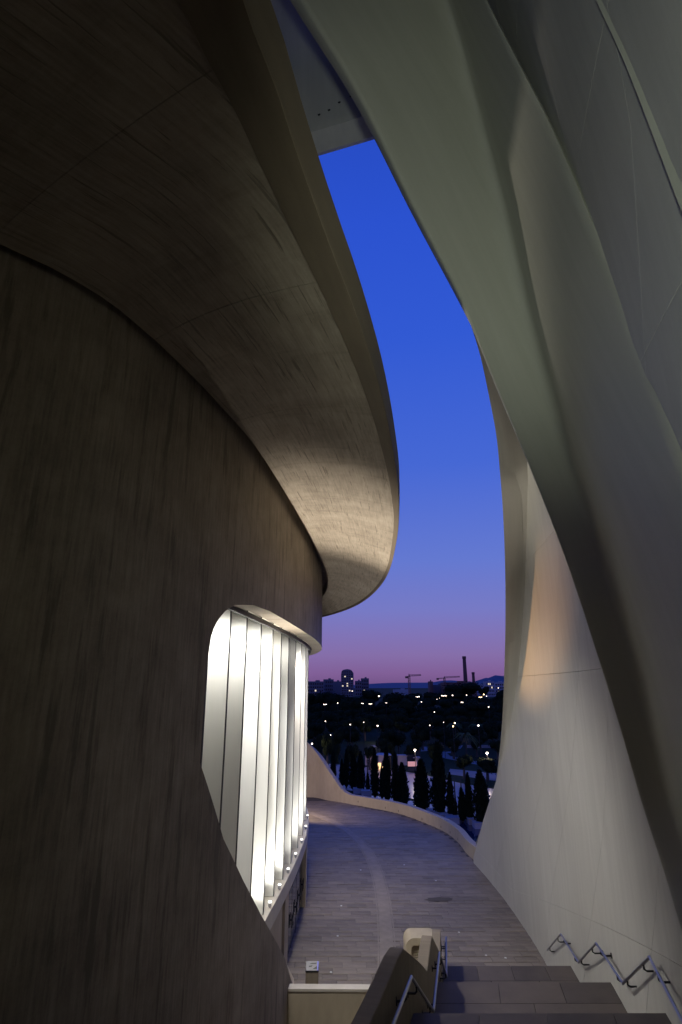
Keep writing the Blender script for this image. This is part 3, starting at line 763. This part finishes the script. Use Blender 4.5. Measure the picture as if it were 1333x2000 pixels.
# floodlights on the sill and their light
def flood(t, off, z, aim, power, label, spread=150, size=.25, fixture=True, warm=(1, .965, .90)):
    q = Wp.off(t, off)
    if fixture:
        fo = thing('floodlight', label, 'floodlight', (q.x, q.y, z), 'floodlights standing on the fin sill')
        b = M(); b.box((q.x, q.y, z + .10), (.10, .14, .10)); b.tube([(q.x, q.y, z), (q.x, q.y, z + .06)], .02, 6); b.build('housing', m_steel, fo, smooth=False)
        b = M(); b.ball((q.x, q.y, z + .17), .06, 10, 6, (1, 1, .6)); b.build('lens', m_lens, fo)
    l = bpy.data.lights.new('fin_light', 'SPOT'); l.energy = power; l.spot_size = rad(spread); l.spot_blend = .6; l.shadow_soft_size = size / 2; l.color = warm
    lo = bpy.data.objects.new('fin_light', l); COL.objects.link(lo); lo.location = (q.x, q.y, z + .34)
    lo.rotation_euler = Vector(aim).to_track_quat('-Z', 'Y').to_euler()
    if fixture: lo.parent = fo; lo.location = (0, 0, .34)
nlab = {5: 'nearest', 6: 'second nearest', 7: 'third nearest', 8: 'fourth nearest', 9: 'fifth nearest', 10: 'sixth nearest', 11: 'second farthest', 12: 'farthest'}
for k in range(2, 13):
    t = fs[k] - .62 * (fs[k] - fs[k - 1]); g = Wp.tan(t); nn = Vector((-g.y, g.x, 0)); T = Vector((g.x, g.y, 0))
    if k >= 5:
        pw = P_BASE * (.25 if k == 8 else 1)
        flood(t, .70, zSill, T * .35 + Vector((0, 0, 1)) + nn * .05, pw, nlab[k] + ' of the small bright floodlights on the fin sill')
    if k <= 12:
        flood(t, .95, zFt - 1.3, T * .8 + Vector((0, 0, -.6)), P_TOP * (1.7 if k < 6 else .55 if k != 8 else .2), '', fixture=False)
for k in range(13, 18):                           # round the far side of the drum
    t = fs[k] - .5; flood(t, .70, zSill, Wp.tan(t).to_3d() * .3 + Vector((0, 0, 1)), P_BASE * .6, '', fixture=False)
# lamps under the lip of the opening light the terrace, plus an added fill; an uplight on the sill washes the soffit
def wlamp(d, off, z, aim, power, spread, col=(1, .95, .88), size=.3, blend=.8):
    q = Wp.off(d_at(d), off); return lamp('SPOT', (q.x, q.y, z), aim, power, col, size, spread, blend)
def lamp(kind, loc, aim, power, col, size=.2, spread=60, blend=.5):
    l = bpy.data.lights.new('lamp_and_fill_light', kind); l.energy = power; l.color = col; l.shadow_soft_size = size  # shared by the real lamps and the added fills
    if kind == 'SPOT': l.spot_size = rad(spread); l.spot_blend = blend
    if kind == 'POINT': l.specular_factor = .15
    o = bpy.data.objects.new('lamp_and_fill_light', l); COL.objects.link(o); o.location = loc
    o.rotation_euler = (Vector(aim) - Vector(loc)).to_track_quat('-Z', 'Y').to_euler() if aim is not None else (0, 0, 0)
    return o
wlamp(17.5, .3, 12.1, (5.0, 22, 0), P_DOWN, 125, (1, .97, .95))
wlamp(21.0, .3, 12.1, (4.0, 29, 0), P_DOWN * .6, 84, (1, .97, .95))
wlamp(27.0, .3, 12.1, (.2, 40, 0), P_DOWN * .9, 80, (1, .90, .82))  # fill added to take the blue off the far terrace
wlamp(22.0, .50, 3.5, (.9, 20.0, 15.6), P_UP, 60, (1, .92, .80), .25, 1.0)
# unseen spot added behind the viewpoint to brighten the rib and beam
lamp('SPOT', (1.5, -.5, 8.4), (4.6, 9.0, 20.5), P_BACK, (.90, 1, .86), .4, 60, 1.0)
lamp('POINT', (-1.5, -12.5, 10.5), None, P_FILL, (1, .86, .62), 1.0)  # added warm fill for drum and canopy, no fixture there
# warm street light from the far left of the terrace, on the parapet and the shell's end
lamp('SPOT', (-4.6, 50.0, 3.2), (-1.2, 53.6, 1.2), 1100, (1, .76, .44), .3, 135)
lamp('SPOT', (-4.6, 52.5, 5), (7.55, 22.2, 12.3), 30000, (1, .56, .22), .3, 11, 1.0)

# ================================================================== THE PARK, TOWN AND HILLS BEYOND
g = M(); g.quad((-9000, -300, ZG), (9000, -300, ZG), (9000, 14000, ZG), (-9000, 14000, ZG)); g.build('ground', m_lawn, None, smooth=False, kind='structure')
def sheet(name, px, m, dz, **k):
    b = M(); b.face([G(*p) + Vector((0, 0, dz)) for p in px]); 
    if b.v and (b.v[1] - b.v[0]).cross(b.v[2] - b.v[0]).z < 0: b.f[0].reverse(); b.uv.reverse()
    return b.build(name, m, None, smooth=False, weld=False, kind='structure', **k)
sheet('plaza', [(560,1475), (640,1492), (700,1497), (760,1503), (820,1512), (900,1530), (985,1545), (1060,1560), (1060,1590), (985,1582), (880,1572), (780,1556), (690,1545), (600,1535), (540,1520)], m_plaza, .008)
sheet('pool', [(540,1524), (600,1540), (690,1550), (780,1561), (880,1577), (985,1587), (1060,1596), (1100,1700), (900,1690), (760,1640), (600,1600), (520,1570)], m_water, .012)
sheet('path', [(838,1470), (870,1468), (880,1477), (915,1484), (955,1491), (952,1497), (912,1490), (872,1482)], m_pathm, .008)
sheet('path', [(826,1459), (850,1458), (850,1466), (822,1468)], m_pathm, .008)
sheet('path', [(725,1456), (760,1453), (765,1457), (728,1460)], m_pathm, .008)
sheet('path', [(868,1469), (882,1468), (882,1471), (868,1472)], m_pathm, .012)
sheet('path', [(882,1457), (905,1456), (900,1463), (884,1465)], m_pathm, .008)
sheet('lawn', [(875,1512), (1000,1530), (1000,1514), (880,1502)], m_pathm, .010)
# long pale wall in the park
b = M(); p0, p1 = G(910, 1461), G(962, 1461); b.box(((p0.x + p1.x) / 2, p0.y, ZG + .35), (p1.x - p0.x, .4, .7)); o = b.build('low_wall', m_city2, None, smooth=False, wloc=((p0.x + p1.x) / 2, p0.y, ZG)); o['label'] = 'long pale low wall in the dark park below the lamps'; o['category'] = 'wall'

# cypresses in a row by the pool
def cypress_mesh(seed, h=9, w=1.0):
    r = random.Random(seed); m_ = M(); core_ = M()
    for k in range(1900):
        z = r.random() ** .85; rr = w * (min(1, z / .12) ** .6) * (1 - z ** 2.2) ** .8 * (1 + .22 * math.sin(z * 17 + seed) * math.cos(k % 7))
        a = r.uniform(0, 6.283); q = rr * (r.random() ** .35) * r.uniform(.88, 1.28); c = Vector((math.cos(a) * q, math.sin(a) * q, .25 + z * (h - .3)))
        s_ = r.uniform(.09, .2); up = Vector((math.cos(a) * .35 + r.uniform(-.3, .3), math.sin(a) * .35 + r.uniform(-.3, .3), 1)).normalized(); sd = up.cross(Vector((r.uniform(-1, 1), r.uniform(-1, 1), .1))).normalized()
        m_.face([c - sd * s_, c + sd * s_, c + up * s_ * 3.2])
    rows = []
    for i in range(10):
        z = i / 9; rr = .78 * w * (min(1, (z + .02) / .12) ** .6) * max(.02, 1 - z ** 2.2) ** .8
        rows.append([(rr * math.cos(6.283 * j / 9) * (1 + .2 * r.uniform(-1, 1) * (0 < j < 9)), rr * math.sin(6.283 * j / 9), .3 + z * (h - .6)) for j in range(10)])
    m_.grid(rows); return m_
cyv = []
for s_ in range(3):
    mm = cypress_mesh(s_ + 3); o = mm.build('crown', m_cyp, None, smooth=False, weld=False); cyv.append(o.data); bpy.data.objects.remove(o)
b = M(); b.tube([(0, 0, -.2), (0, 0, 1.2), (0, 0, 5)], [.16, .13, .05], 7); o = b.build('trunk', m_bark); trk = o.data; bpy.data.objects.remove(o)
cyl = [(651,1466,1528,9,'slim cypress at the far left next to the rising parapet'), (668,1484,1538,9,'short cypress second from the left in the pool row'), (677,1466,1540,11,'tall slim cypress third from the left in the pool row'), (691,1473,1545,15,'broad cypress left of a touching twin, above the lowest parapet bend'), (705,1470,1549,15,'broad cypress right of its touching twin near the left of the row'),
       (719,1508,1551,7,'thin short cypress between two broad tall ones at left'), (733,1464,1560,15,'tall cypress just left of the glowing stall'), (747,1498,1563,9,'short cypress in front of the glowing stall'), (757,1462,1568,16,'tall cypress just right of the glowing stall'), (774,1472,1573,13,'slim pointed cypress left of the pink screen'),
       (788,1492,1578,20,'wide blunt cypress in front of the pink screen'), (826,1486,1588,27,'broad cypress beneath the nearest lit lamp post'), (861,1454,1597,27,'tallest and widest cypress in the middle of the row'), (883,1511,1601,13,'medium cypress right of the tallest one'), (892,1556,1603,6,'tiny thin cypress right of the tallest one'),
       (905,1540,1606,15,'small bushy cypress between two taller ones at right'), (919,1512,1608,14,'slim cypress second from the right end'), (944,1507,1616,28,'broad cypress at the right end against the shell')]
for k, (px, yt, yb, wpx, lab) in enumerate(cyl):
    p = G(px, yb); d = p.y; h = (H + ray(px, yt)[1] * d) - ZG; w = wpx / F * d / 1.05 / 2 * 1.02
    root = thing('cypress', lab, 'cypress tree', p, 'cypress trees in a row by the pool')
    c = bpy.data.objects.new('crown', cyv[k % 3]); COL.objects.link(c); c.parent = root; c.scale = (w / 1.0, w / 1.0, h / 9.0); c.rotation_euler.z = R.uniform(0, 6)
    c = bpy.data.objects.new('trunk', trk); COL.objects.link(c); c.parent = root
# white planters at their feet
pb = M(); pb.box((0, 0, .3), (1.5, 1.5, .6)); pb.box((0, 0, .64), (1.6, 1.6, .08)); o = pb.build('planter', m_city2, None, smooth=False); pmesh = o.data; bpy.data.objects.remove(o)
for px, py, lab in ((700,1549,'pale planter between the feet of the broad twin cypresses'), (716,1553,'pale planter at the foot of the thin short cypress'), (846,1592,'pale planter just left of the tallest cypress foot'), (859,1596,'pale planter at the foot of the tallest cypress'), (871,1600,'pale planter just right of the tallest cypress foot'),
                    (884,1607,'pale planter at the foot of the medium cypress'), (911,1600,'pale planter behind the small bushy cypress'), (926,1609,'pale planter at the foot of the slim cypress near the right end'), (938,1617,'rightmost pale planter at the foot of the last broad cypress')):
    o = bpy.data.objects.new('planter', pmesh); COL.objects.link(o); o.location = G(px, py); o['category'] = 'planter'; o['label'] = lab; o['group'] = 'pale planters along the pool'

# broad trees
def crown_mesh(seed, n=1500):
    r = random.Random(seed); m_ = M(); lobes = [(Vector((r.uniform(-.55, .55), r.uniform(-.55, .55), r.uniform(-.2, .5))), r.uniform(.4, .62)) for _ in range(9)]
    for k in range(n):
        c, rr = lobes[k % 9]; v = Vector((r.gauss(0, 1), r.gauss(0, 1), r.gauss(0, 1))).normalized() * rr * r.random() ** .3; p = c + v
        s_ = r.uniform(.03, .075); u = Vector((r.gauss(0, 1), r.gauss(0, 1), r.gauss(0, 1))).normalized(); w = u.cross(v).normalized()
        m_.quad(p - u * s_, p + w * s_, p + u * s_, p - w * s_)
    for c, rr in lobes: m_.ball(c, rr * .72, 7, 5)
    return m_
crv = []
for s_ in range(4):
    o = crown_mesh(s_ + 20).build('crown', m_leaf, None, smooth=False, weld=False); crv.append(o.data); bpy.data.objects.remove(o)
def tree(p, h, w, lab, k, group='dark trees filling the park'):
    root = thing('park_tree', lab, 'tree', p, group)
    c = bpy.data.objects.new('crown', crv[k % 4]); COL.objects.link(c); c.parent = root; c.location = (0, 0, h * .58); c.scale = (w / 2, w / 2, h * .42); c.rotation_euler.z = k * 1.7
    c = bpy.data.objects.new('trunk', trk); COL.objects.link(c); c.parent = root; c.scale = (2, 2, h * .12)
def tree_at(px, ytop, d, wpx, lab, k, **kw):
    a, b = ray(px, ytop); z = H + b * d; tree(Vector((a * d, d, ZG)), z - ZG, wpx / F * d / 1.05, lab, k, **kw)
big = [(785,1350,250,76,'big dark round tree below the left crane'), (893,1331,420,92,'big dark round tree in front of the tall chimney'), (722,1346,420,36,'dark round tree below the small apartment blocks'), (624,1346,300,50,'dark tree beside the lit fins at the far left'),
       (660,1352,260,60,'wide dark tree below the apartment tower'), (975,1343,280,44,'dark tree touching the pale shell at the right'), (813,1353,500,30,'small dark tree between the two cranes'), (945,1337,560,22,'small dark tree right of the short chimney'), (700,1362,240,50,'dark tree under the small blocks'), (848,1353,420,60,'dark tree left of the chimney tree'), (935,1368,230,70,'dark tree below the chimney tree at right')]
for k, (px, yt, d, w, lab) in enumerate(big): tree_at(px, yt, d, w, lab, k)
gl_ = 'dark rounded park tree merging into the black mass below the skyline'
k = 0
for d, y0 in ((150, 1424), (165, 1412), (185, 1400), (205, 1392), (230, 1382), (265, 1374), (310, 1366), (380, 1360), (470, 1355)):
    px = 600 + R.uniform(0, 25)
    while px < 992:
        if not (d < 180 and R.random() < .25): tree_at(px, y0 + R.uniform(-5, 7), d * R.uniform(.96, 1.04), R.uniform(34, 52) * (1 if d > 160 else .8), gl_, k)
        px += R.uniform(24, 40) * (1.25 if d > 300 else 1); k += 1
print('trees', k)
# lower dark shrubs in front
for px, yt, d, w in ((620,1440,118,26), (655,1450,117,22), (690,1452,122,28), (722,1452,124,20), (762,1448,135,22), (800,1452,133,26), (850,1448,128,34), (905,1470,112,40), (950,1478,110,44), (985,1475,112,30), (885,1440,142,30), (930,1440,146,34), (970,1444,140,30), (640,1432,128,30), (745,1440,140,26), (815,1440,142,26)):
    tree_at(px, yt, d, w, 'low dark bush in the park between the paths and the tree mass', k, group='low bushes in the park'); k += 1

# lamps
b = M(); b.tube([(0, 0, 0), (0, 0, 4.3)], [.07, .045], 8); o = b.build('pole', m_black); polem = o.data; bpy.data.objects.remove(o)
def lampm(mt):
    b = M(); b.ball((0, 0, 0), 1, 10, 7); o = b.build('globe', mt); q = o.data; bpy.data.objects.remove(o); return q
gm, gw = lampm(m_globe), lampm(m_globew)
def post(px, py, heads, lab, warm=False, r=1.0, hgt=4.6, zb=ZG):
    a, b = ray(px, py); d = (zb + hgt - H) / b if b < -.003 else 600
    d = .9 * lerp1([1344, 1355, 1360, 1366, 1374, 1382, 1392, 1400, 1412, 1424, 1432], [520, 455, 365, 300, 255, 222, 198, 178, 158, 143, 136], py) if py < 1432 else d
    p = at(px, py, d); root = thing('street_lamp', lab, 'street lamp', (p.x, p.y, zb), 'lit park and street lamps')
    c = bpy.data.objects.new('pole', polem); COL.objects.link(c); c.parent = root; c.scale = (1, 1, (p.z - zb) / 4.45)
    for i in range(heads):
        o = bpy.data.objects.new('lamp_globe', gw if warm else gm); COL.objects.link(o); o.parent = root
        rr = max(.15, d * .0008) * r; off = (i - (heads - 1) / 2) * rr * 3.2
        o.location = (off, 0, p.z - zb - (.5 * rr if i % 2 else 0)); o.scale = (rr, rr, rr * .85)
    return p
named = [(811,1465,1,'lit lamp post rising behind the broad cypress right of the stall',1.2), (952,1471,1,'lit lamp at the right, close beside the pale shell',1.3), (610,1453,1,'lit lamp just above the rising parapet at far left',1.2), (738,1418,1,'lone bright lamp in the dark middle of the park',1.1), (740.5,1360,1,'bright pinkish lamp left of the big round tree',1.4),
         (635,1376,3,'triple headed lamp at the far left below the tower',.8), (660,1373.5,1,'single lamp right of the triple one at left',1), (708.5,1374,2,'twin headed lamp below the small blocks',.8), (724,1375,3,'triple headed lamp right of the twin headed one',.8), (755,1373,2,'faint twin lamp in front of the big round tree',.55),
         (816,1361,3,'cluster of bright lamps below the left crane',1), (867.6,1359,4,'row of four lamps at the foot of the chimney tree',.9), (884.5,1358.5,1,'single bright lamp in front of the chimney tree',1.2), (912,1358,1,'lamp right of the chimney tree centre',.9), (903,1371.7,2,'twin lamp below the chimney tree',.9), (939,1362,3,'yellow lit lamps among leaves at right',.8), (945.6,1356.7,1,'white lamp right of the yellow lit ones',1.2), (951,1360,1,'small lamp at the far right of the row',.8), (955,1381,1,'bright lamp below the right row',1.2),
         (849,1391,1,'lone lamp in the dark trees right of centre',.9), (889,1412.5,1,'upper lamp of two shining through orange leaves',1.1), (885.6,1419,1,'lower lamp of two shining through orange leaves',1.0), (935,1417.4,1,'lamp shining through yellow palm leaves at right',1.3)]
for px, py, h_, lab, r_ in named: post(px, py, h_, lab, warm=('yellow lit' in lab or 'orange' in lab), r=r_)
for px, py, r_ in ((823.7,1371,.9), (854,1366,.6), (859,1364,.5), (636,1409,.8), (684.5,1415.5,.8), (711,1411,.6), (840,1417,.8), (867,1411,.5), (646,1436,.9), (974,1344,.8), (688.6,1350,.8), (722.8,1350,.7)):
    post(px, py, 1, 'small faint lamp dotted among the dark trees', r=r_)
for px, py, pw, cl in ((935,1419,420,(1,.75,.2)), (888,1416,300,(1,.5,.18)), (939,1364,900,(1,.85,.15)), (811,1468,500,(1,.8,.65)), (952,1474,400,(1,.8,.65)), (738,1421,400,(1,.8,.65)), (610,1457,300,(1,.8,.65))):
    a, b_ = ray(px, py); d = min(600, (ZG + 4.3 - H) / b_) - .6; lamp('POINT', at(px, py, d), None, pw, cl, .3)
# palms lit by lamps
def palm(px, py, lab, k, s=1.0):
    a, b_ = ray(px, py); d = (ZG + 5.2 - H) / b_; p = at(px, py, d); root = thing('palm_tree', lab, 'palm tree', (p.x, p.y, ZG), 'palms by the park lamps')
    m_ = M(); m_.tube([(p.x, p.y, ZG), (p.x + .1, p.y, ZG + 3), (p.x, p.y, p.z)], [.3, .22, .18], 8); m_.build('trunk', m_bark, root)
    r = random.Random(k)
    for j in range(22):
        f = M(); an = j * 2.4; el_ = r.uniform(-.2, 1.1); L = 2.6 * s; pts = []
        for q in range(6):
            t = q / 5; pts.append(Vector((p.x + math.cos(an) * L * t * math.cos(el_ * .6), p.y + math.sin(an) * L * t * math.cos(el_ * .6), p.z + math.sin(el_) * L * t - 1.5 * L * .6 * t * t)))
        sd = Vector((-math.sin(an), math.cos(an), 0)); rows_ = [[q + sd * w_ - Vector((0, 0, .12 * (abs(w_) > 0))) for w_ in (-.16 * (1 - i / 6), 0, .16 * (1 - i / 6))] for i, q in enumerate(pts)]
        f.grid(rows_); f.build('frond', m_palm, root)
palm(934, 1419, 'palm with yellow lit fronds round a lamp at right', 1, 1.3); palm(888, 1417, 'palm with orange lit fronds round two lamps', 2, 1.1); palm(909, 1436, 'dim olive palm below the two lit palms', 3, 1.2)

# stall, wall panels and people on the plaza
stl = thing('food_stall', 'small stall with a glowing warm counter by the pool plaza', 'stall', G(750, 1503)); q = G(750, 1503)
b = M(); b.box(q + Vector((0, .6, .55)), (2.2, .9, 1.1)); b.build('counter', m_stall, stl, smooth=False)
b = M(); b.box(q + Vector((0, .6, 2.7)), (3.2, 2.2, .12)); b.build('awning', m_cloth2, stl, smooth=False)
for sx_ in (-1.4, 1.4):
    for sy_ in (-.3, 1.5):
        b = M(); b.tube([q + Vector((sx_, sy_, 0)), q + Vector((sx_, sy_, 2.66))], .04, 6); b.build('post', m_dsteel, stl)
lamp('POINT', q + Vector((0, -.2, 2.2)), None, 160, (1, .62, .3), .15)
for (x0, x1, y0, y1, mt, lab) in ((714,730,1472,1497,m_city2,'pale lavender panel left of the glowing stall'), (740,760,1474,1486,m_city2,'pale lavender panel above the glowing stall'), (779,795,1477,1500,m_city2,'lavender block right of the stall'), (796,812,1476,1494,m_window,'dark blue block next to the lavender block'), (809,820,1481,1490,m_city2,'striped pale panel beside the lamp post')):
    p0 = G(x0, 1499); d = p0.y + 3; A0, A1 = at(x0, y1, d), at(x1, y0, d); z0 = ZG
    b = M(); b.box(((A0.x + A1.x) / 2, d + .8, (z0 + A1.z) / 2), (A1.x - A0.x, 1.6, A1.z - z0)); b.box(((A0.x + A1.x) / 2, d + .8, A1.z + .08), (A1.x - A0.x + .3, 1.9, .16)); o = b.build('pavilion', mt, None, smooth=False, wloc=((A0.x + A1.x) / 2, d, z0)); o['label'] = lab; o['category'] = 'pavilion'
scr = thing('lit_screen', 'glowing pink advertising box standing on the plaza edge', 'screen', G(806, 1508)); q = G(806, 1508)
b = M(); b.box(q + Vector((0, 0, .5)), (1.7, .3, 1.0)); b.build('base', m_window, scr, smooth=False)
b = M(); b.box(q + Vector((0, -.02, 1.45)), (1.7, .3, .85)); b.build('panel', m_pink, scr, smooth=False)
def person(px, py, lab, h=1.72, turn=0., cl=m_cloth):
    p = G(px, py); root = thing('person', lab, 'person', p)
    bm = bmesh.new(); J = {}
    def v(n, x, z, y=0): J[n] = bm.verts.new((x, y, z))
    v('pel', 0, .95); v('ch', 0, 1.28); v('nk', 0, 1.48); v('hd', 0, 1.62, .01); v('tp', 0, 1.70)
    for s_, n_ in ((-1, 'l'), (1, 'r')):
        v(n_ + 'hip', .1 * s_, .9); v(n_ + 'kn', .12 * s_, .5, .03 * s_); v(n_ + 'an', .12 * s_, .08, .06 * s_); v(n_ + 'to', .13 * s_, .04, -.12 + .06 * s_)
        v(n_ + 'sh', .19 * s_, 1.42); v(n_ + 'el', .26 * s_, 1.14, .03); v(n_ + 'wr', .27 * s_, .9, -.06); v(n_ + 'ha', .27 * s_, .82, -.08)
    E_ = [('pel', 'ch'), ('ch', 'nk'), ('nk', 'hd'), ('hd', 'tp')] + [(a_, b_) for n_ in 'lr' for a_, b_ in (('pel', n_ + 'hip'), (n_ + 'hip', n_ + 'kn'), (n_ + 'kn', n_ + 'an'), (n_ + 'an', n_ + 'to'), ('ch', n_ + 'sh'), (n_ + 'sh', n_ + 'el'), (n_ + 'el', n_ + 'wr'), (n_ + 'wr', n_ + 'ha'))]
    for a_, b_ in E_: bm.edges.new((J[a_], J[b_]))
    rd = {'pel': .15, 'ch': .16, 'nk': .06, 'hd': .1, 'tp': .07, 'hip': .1, 'kn': .065, 'an': .045, 'to': .035, 'sh': .065, 'el': .045, 'wr': .035, 'ha': .035}
    me = bpy.data.meshes.new('body'); names = list(J); bm.verts.index_update(); bm.to_mesh(me); bm.free()
    o = bpy.data.objects.new('body', me); COL.objects.link(o); o.parent = root; o.scale = (h / 1.72,) * 3; o.rotation_euler.z = turn; me.materials.append(cl)
    sk = o.modifiers.new('skin', 'SKIN')
    for i, n_ in enumerate(names):
        r_ = rd[n_ if n_ in rd else n_[1:]]; me.skin_vertices[0].data[i].radius = (r_, r_)
    me.skin_vertices[0].data[0].use_root = True
    o.modifiers.new('sub', 'SUBSURF').levels = 1
    b = M(); b.ball(p + Vector((0, .01, 1.66 * h / 1.72)), .115, 8, 6, (1, 1, 1.1)); b.build('hair', m_black, root)
person(719, 1499, 'person in dark clothes standing left of the stall', 1.75, .4); person(726, 1500, 'person in dark jacket facing another, left of the stall', 1.7, 3.2); person(748, 1505, 'person in dark clothes standing at the glowing stall', 1.75, 2.9)

# ---- town
def block(x0, x1, yt, d, lab, m=m_city, floors=0, cols=0, lit=(), cap=None, depth=18):
    A0, A1 = at(x0, yt, d), at(x1, yt, d); cxm = (A0.x + A1.x) / 2; w = A1.x - A0.x; z1 = A0.z
    root = thing('apartment_building', lab, 'building', (cxm, d, ZG)); b = M()
    if cap:
        n_ = len(cap); pts = [(A0.x + w * f, z1 - g_ * (z1 - ZG)) for f, g_ in cap]
        pol = [(A0.x, ZG)] + pts + [(A1.x, ZG)]
        b.face([(x, d, z) for x, z in pol][::-1]); b.face([(x, d + depth, z) for x, z in pol])
        for i in range(len(pol)):
            (xa, za), (xb, zb_) = pol[i], pol[(i + 1) % len(pol)]; b.quad((xa, d, za), (xb, d, zb_), (xb, d + depth, zb_), (xa, d + depth, za))
    else: b.box((cxm, d + depth / 2, (z1 + ZG) / 2), (w, depth, z1 - ZG)); b.box((cxm + w * .1, d + depth / 2, z1 + 1), (w * .25, 4, 2))
    b.build('wall', m, root, smooth=False)
    if floors:
        fh = (z1 - ZG) * .92 / floors; cw = w * .9 / cols
        for f_ in range(floors):
            for c_ in range(cols):
                x = A0.x + w * .05 + cw * (c_ + .5); z = z1 - (z1 - ZG) * .06 - fh * (f_ + .5)
                if z < H - .030 * d: continue
                p = M(); p.box((x, d - .08, z), (cw * .62, .12, fh * .5)); p.build('window', m_litwin if (f_, c_) in lit else m_window, root, smooth=False)
    return root
block(666.5,691,1307,900,'apartment tower with rounded top and a few lit windows',floors=11,cols=5,lit=((3,4),(2,1),(6,0),(5,2),(8,3),(6,2)),cap=[(0,.2),(.04,.09),(.14,.03),(.3,.015),(.5,0),(.7,.015),(.86,.05),(.9,.10),(.97,.12),(1,.16)])
block(706,721,1325,1000,'short dark block with a raised roof right of the tower',floors=5,cols=4,lit=((3,1),)); block(694,707,1330,980,'low dark block between the tower and the raised roof block',floors=4,cols=3)
block(600,634,1331,1000,'low wide block at the far left of the skyline',floors=4,cols=7,lit=((2,3),)); block(632,652,1327,1050,'block with bumpy roof left of the tower',floors=4,cols=5); block(650,668,1331,1020,'low block touching the tower on its left')
block(840,846,1331,800,'small square tower at the end of the old works',m=m_brick); block(846,872,1338,820,'long low hall of the old works',m=m_city); block(868,931,1333,780,'old brick works between the two chimneys',m=m_brick,depth=30)
block(949,966,1331,950,'pale apartment block with bright balconies at right',m=m_city2,floors=4,cols=5,lit=((0,1),(0,2),(1,0),(1,3))); block(966,990,1333,1000,'pale block at the far right of the skyline',m=m_city2,floors=4,cols=5,lit=((2,1),)); block(931,950,1338,1050,'low block behind the short chimney',m=m_city2)
block(770,800,1347,1100,'low pale roofs under the left crane',m=m_city2)
def chimney(px0, px1, yt, d, lab):
    A0, A1 = at(px0, yt, d), at(px1, yt, d); r_ = (A1.x - A0.x) / 2; c = (A0.x + A1.x) / 2; root = thing('chimney', lab, 'chimney', (c, d, ZG))
    b = M(); b.tube([(c, d, ZG), (c, d, A0.z - r_ * 1.5)], [r_ * 1.3, r_ * .93], 16); b.build('stack', m_brick, root)
    b = M(); b.tube([(c, d, A0.z - r_ * 1.6), (c, d, A0.z - r_ * 1.2), (c, d, A0.z)], [r_ * .95, r_ * 1.1, r_ * 1.08], 16); b.build('collar', m_brick, root)
chimney(903.5, 910.5, 1282, 760, 'tall brick chimney standing above the round tree'); chimney(921.8, 927.4, 1313, 750, 'short brick chimney right of the tall one')
def crane(px, yt, yj, x0, x1, d, lab):
    base = at(px, 1345, d); top = at(px, yt, d); jz = at(px, yj, d).z; root = thing('tower_crane', lab, 'crane', (base.x, d, ZG)); b = M(); s_ = 1.0
    for sx_ in (-s_, s_):
        for sy_ in (-s_, s_): b.tube([(base.x + sx_, d + sy_, ZG), (base.x + sx_, d + sy_, jz)], .32, 4)
    nz = 14
    for k in range(nz):
        z0, z1 = ZG + (jz - ZG) * k / nz, ZG + (jz - ZG) * (k + 1) / nz; f = 1 if k % 2 else -1
        b.tube([(base.x - s_ * f, d - s_, z0), (base.x + s_ * f, d - s_, z1)], .2, 4)
    b.build('mast', m_red, root)
    j = M(); X0, X1 = at(x0, yj, d).x, at(x1, yj, d).x
    for (yy_, zz_) in ((-.8, 0), (.8, 0), (0, 1.6)): j.tube([(base.x, d + yy_, jz + zz_), (X1, d + yy_, jz + zz_ * .6 + (X1 - base.x) * .06)], .28, 4)
    for k in range(12):
        t0, t1 = k / 12, (k + 1) / 12; xa, xb = base.x + (X1 - base.x) * t0, base.x + (X1 - base.x) * t1; j.tube([(xa, d, jz + 1.6 + (xa - base.x) * .06), (xb, d - .8, jz + (xb - base.x) * .06)], .16, 4)
    j.build('jib', m_red, root)
    c = M(); c.tube([(base.x, d, jz), (X0, d, jz - .6)], .5, 4); c.box(((X0 + base.x) * .5 + (X0 - base.x) * .35, d, jz - 1.2), (3, 2, 2.4)); c.build('counter_jib', m_red, root)
    t = M(); t.tube([(base.x, d, jz), (base.x, d, top.z)], [.8, .3], 4); t.build('peak', m_red, root)
crane(800.3, 1316, 1321, 793.5, 823, 700, 'tower crane with short jib at left of the hills'); crane(869.5, 1321, 1324.5, 853, 899, 800, 'tower crane with long jib just left of the tall chimney')
# hills
hm = M(); rows = []; prof = [(560,1338), (690,1338), (720,1336), (760,1334), (800,1333.5), (840,1333), (862,1330), (880,1329), (893,1330), (930,1332), (942,1327), (950,1324), (957,1325.5), (968,1319), (976,1323), (990,1327), (1030,1331), (1100,1334), (1250,1338)]
top_ = cr([at(x, y, 6500) for x, y in prof], 4)
for dy, f in ((-1800, 0.0), (-900, .45), (-300, .85), (0, 1), (600, .6), (1800, 0)):
    rows.append([Vector((p.x, p.y + dy, ZG + (p.z - ZG) * f * (1 + .06 * math.sin(i * 1.3 + dy)) if f < 1 else p.z)) for i, p in enumerate(top_)])
hm.grid(rows); hm.build('hills', m_hill, None, kind='structure')
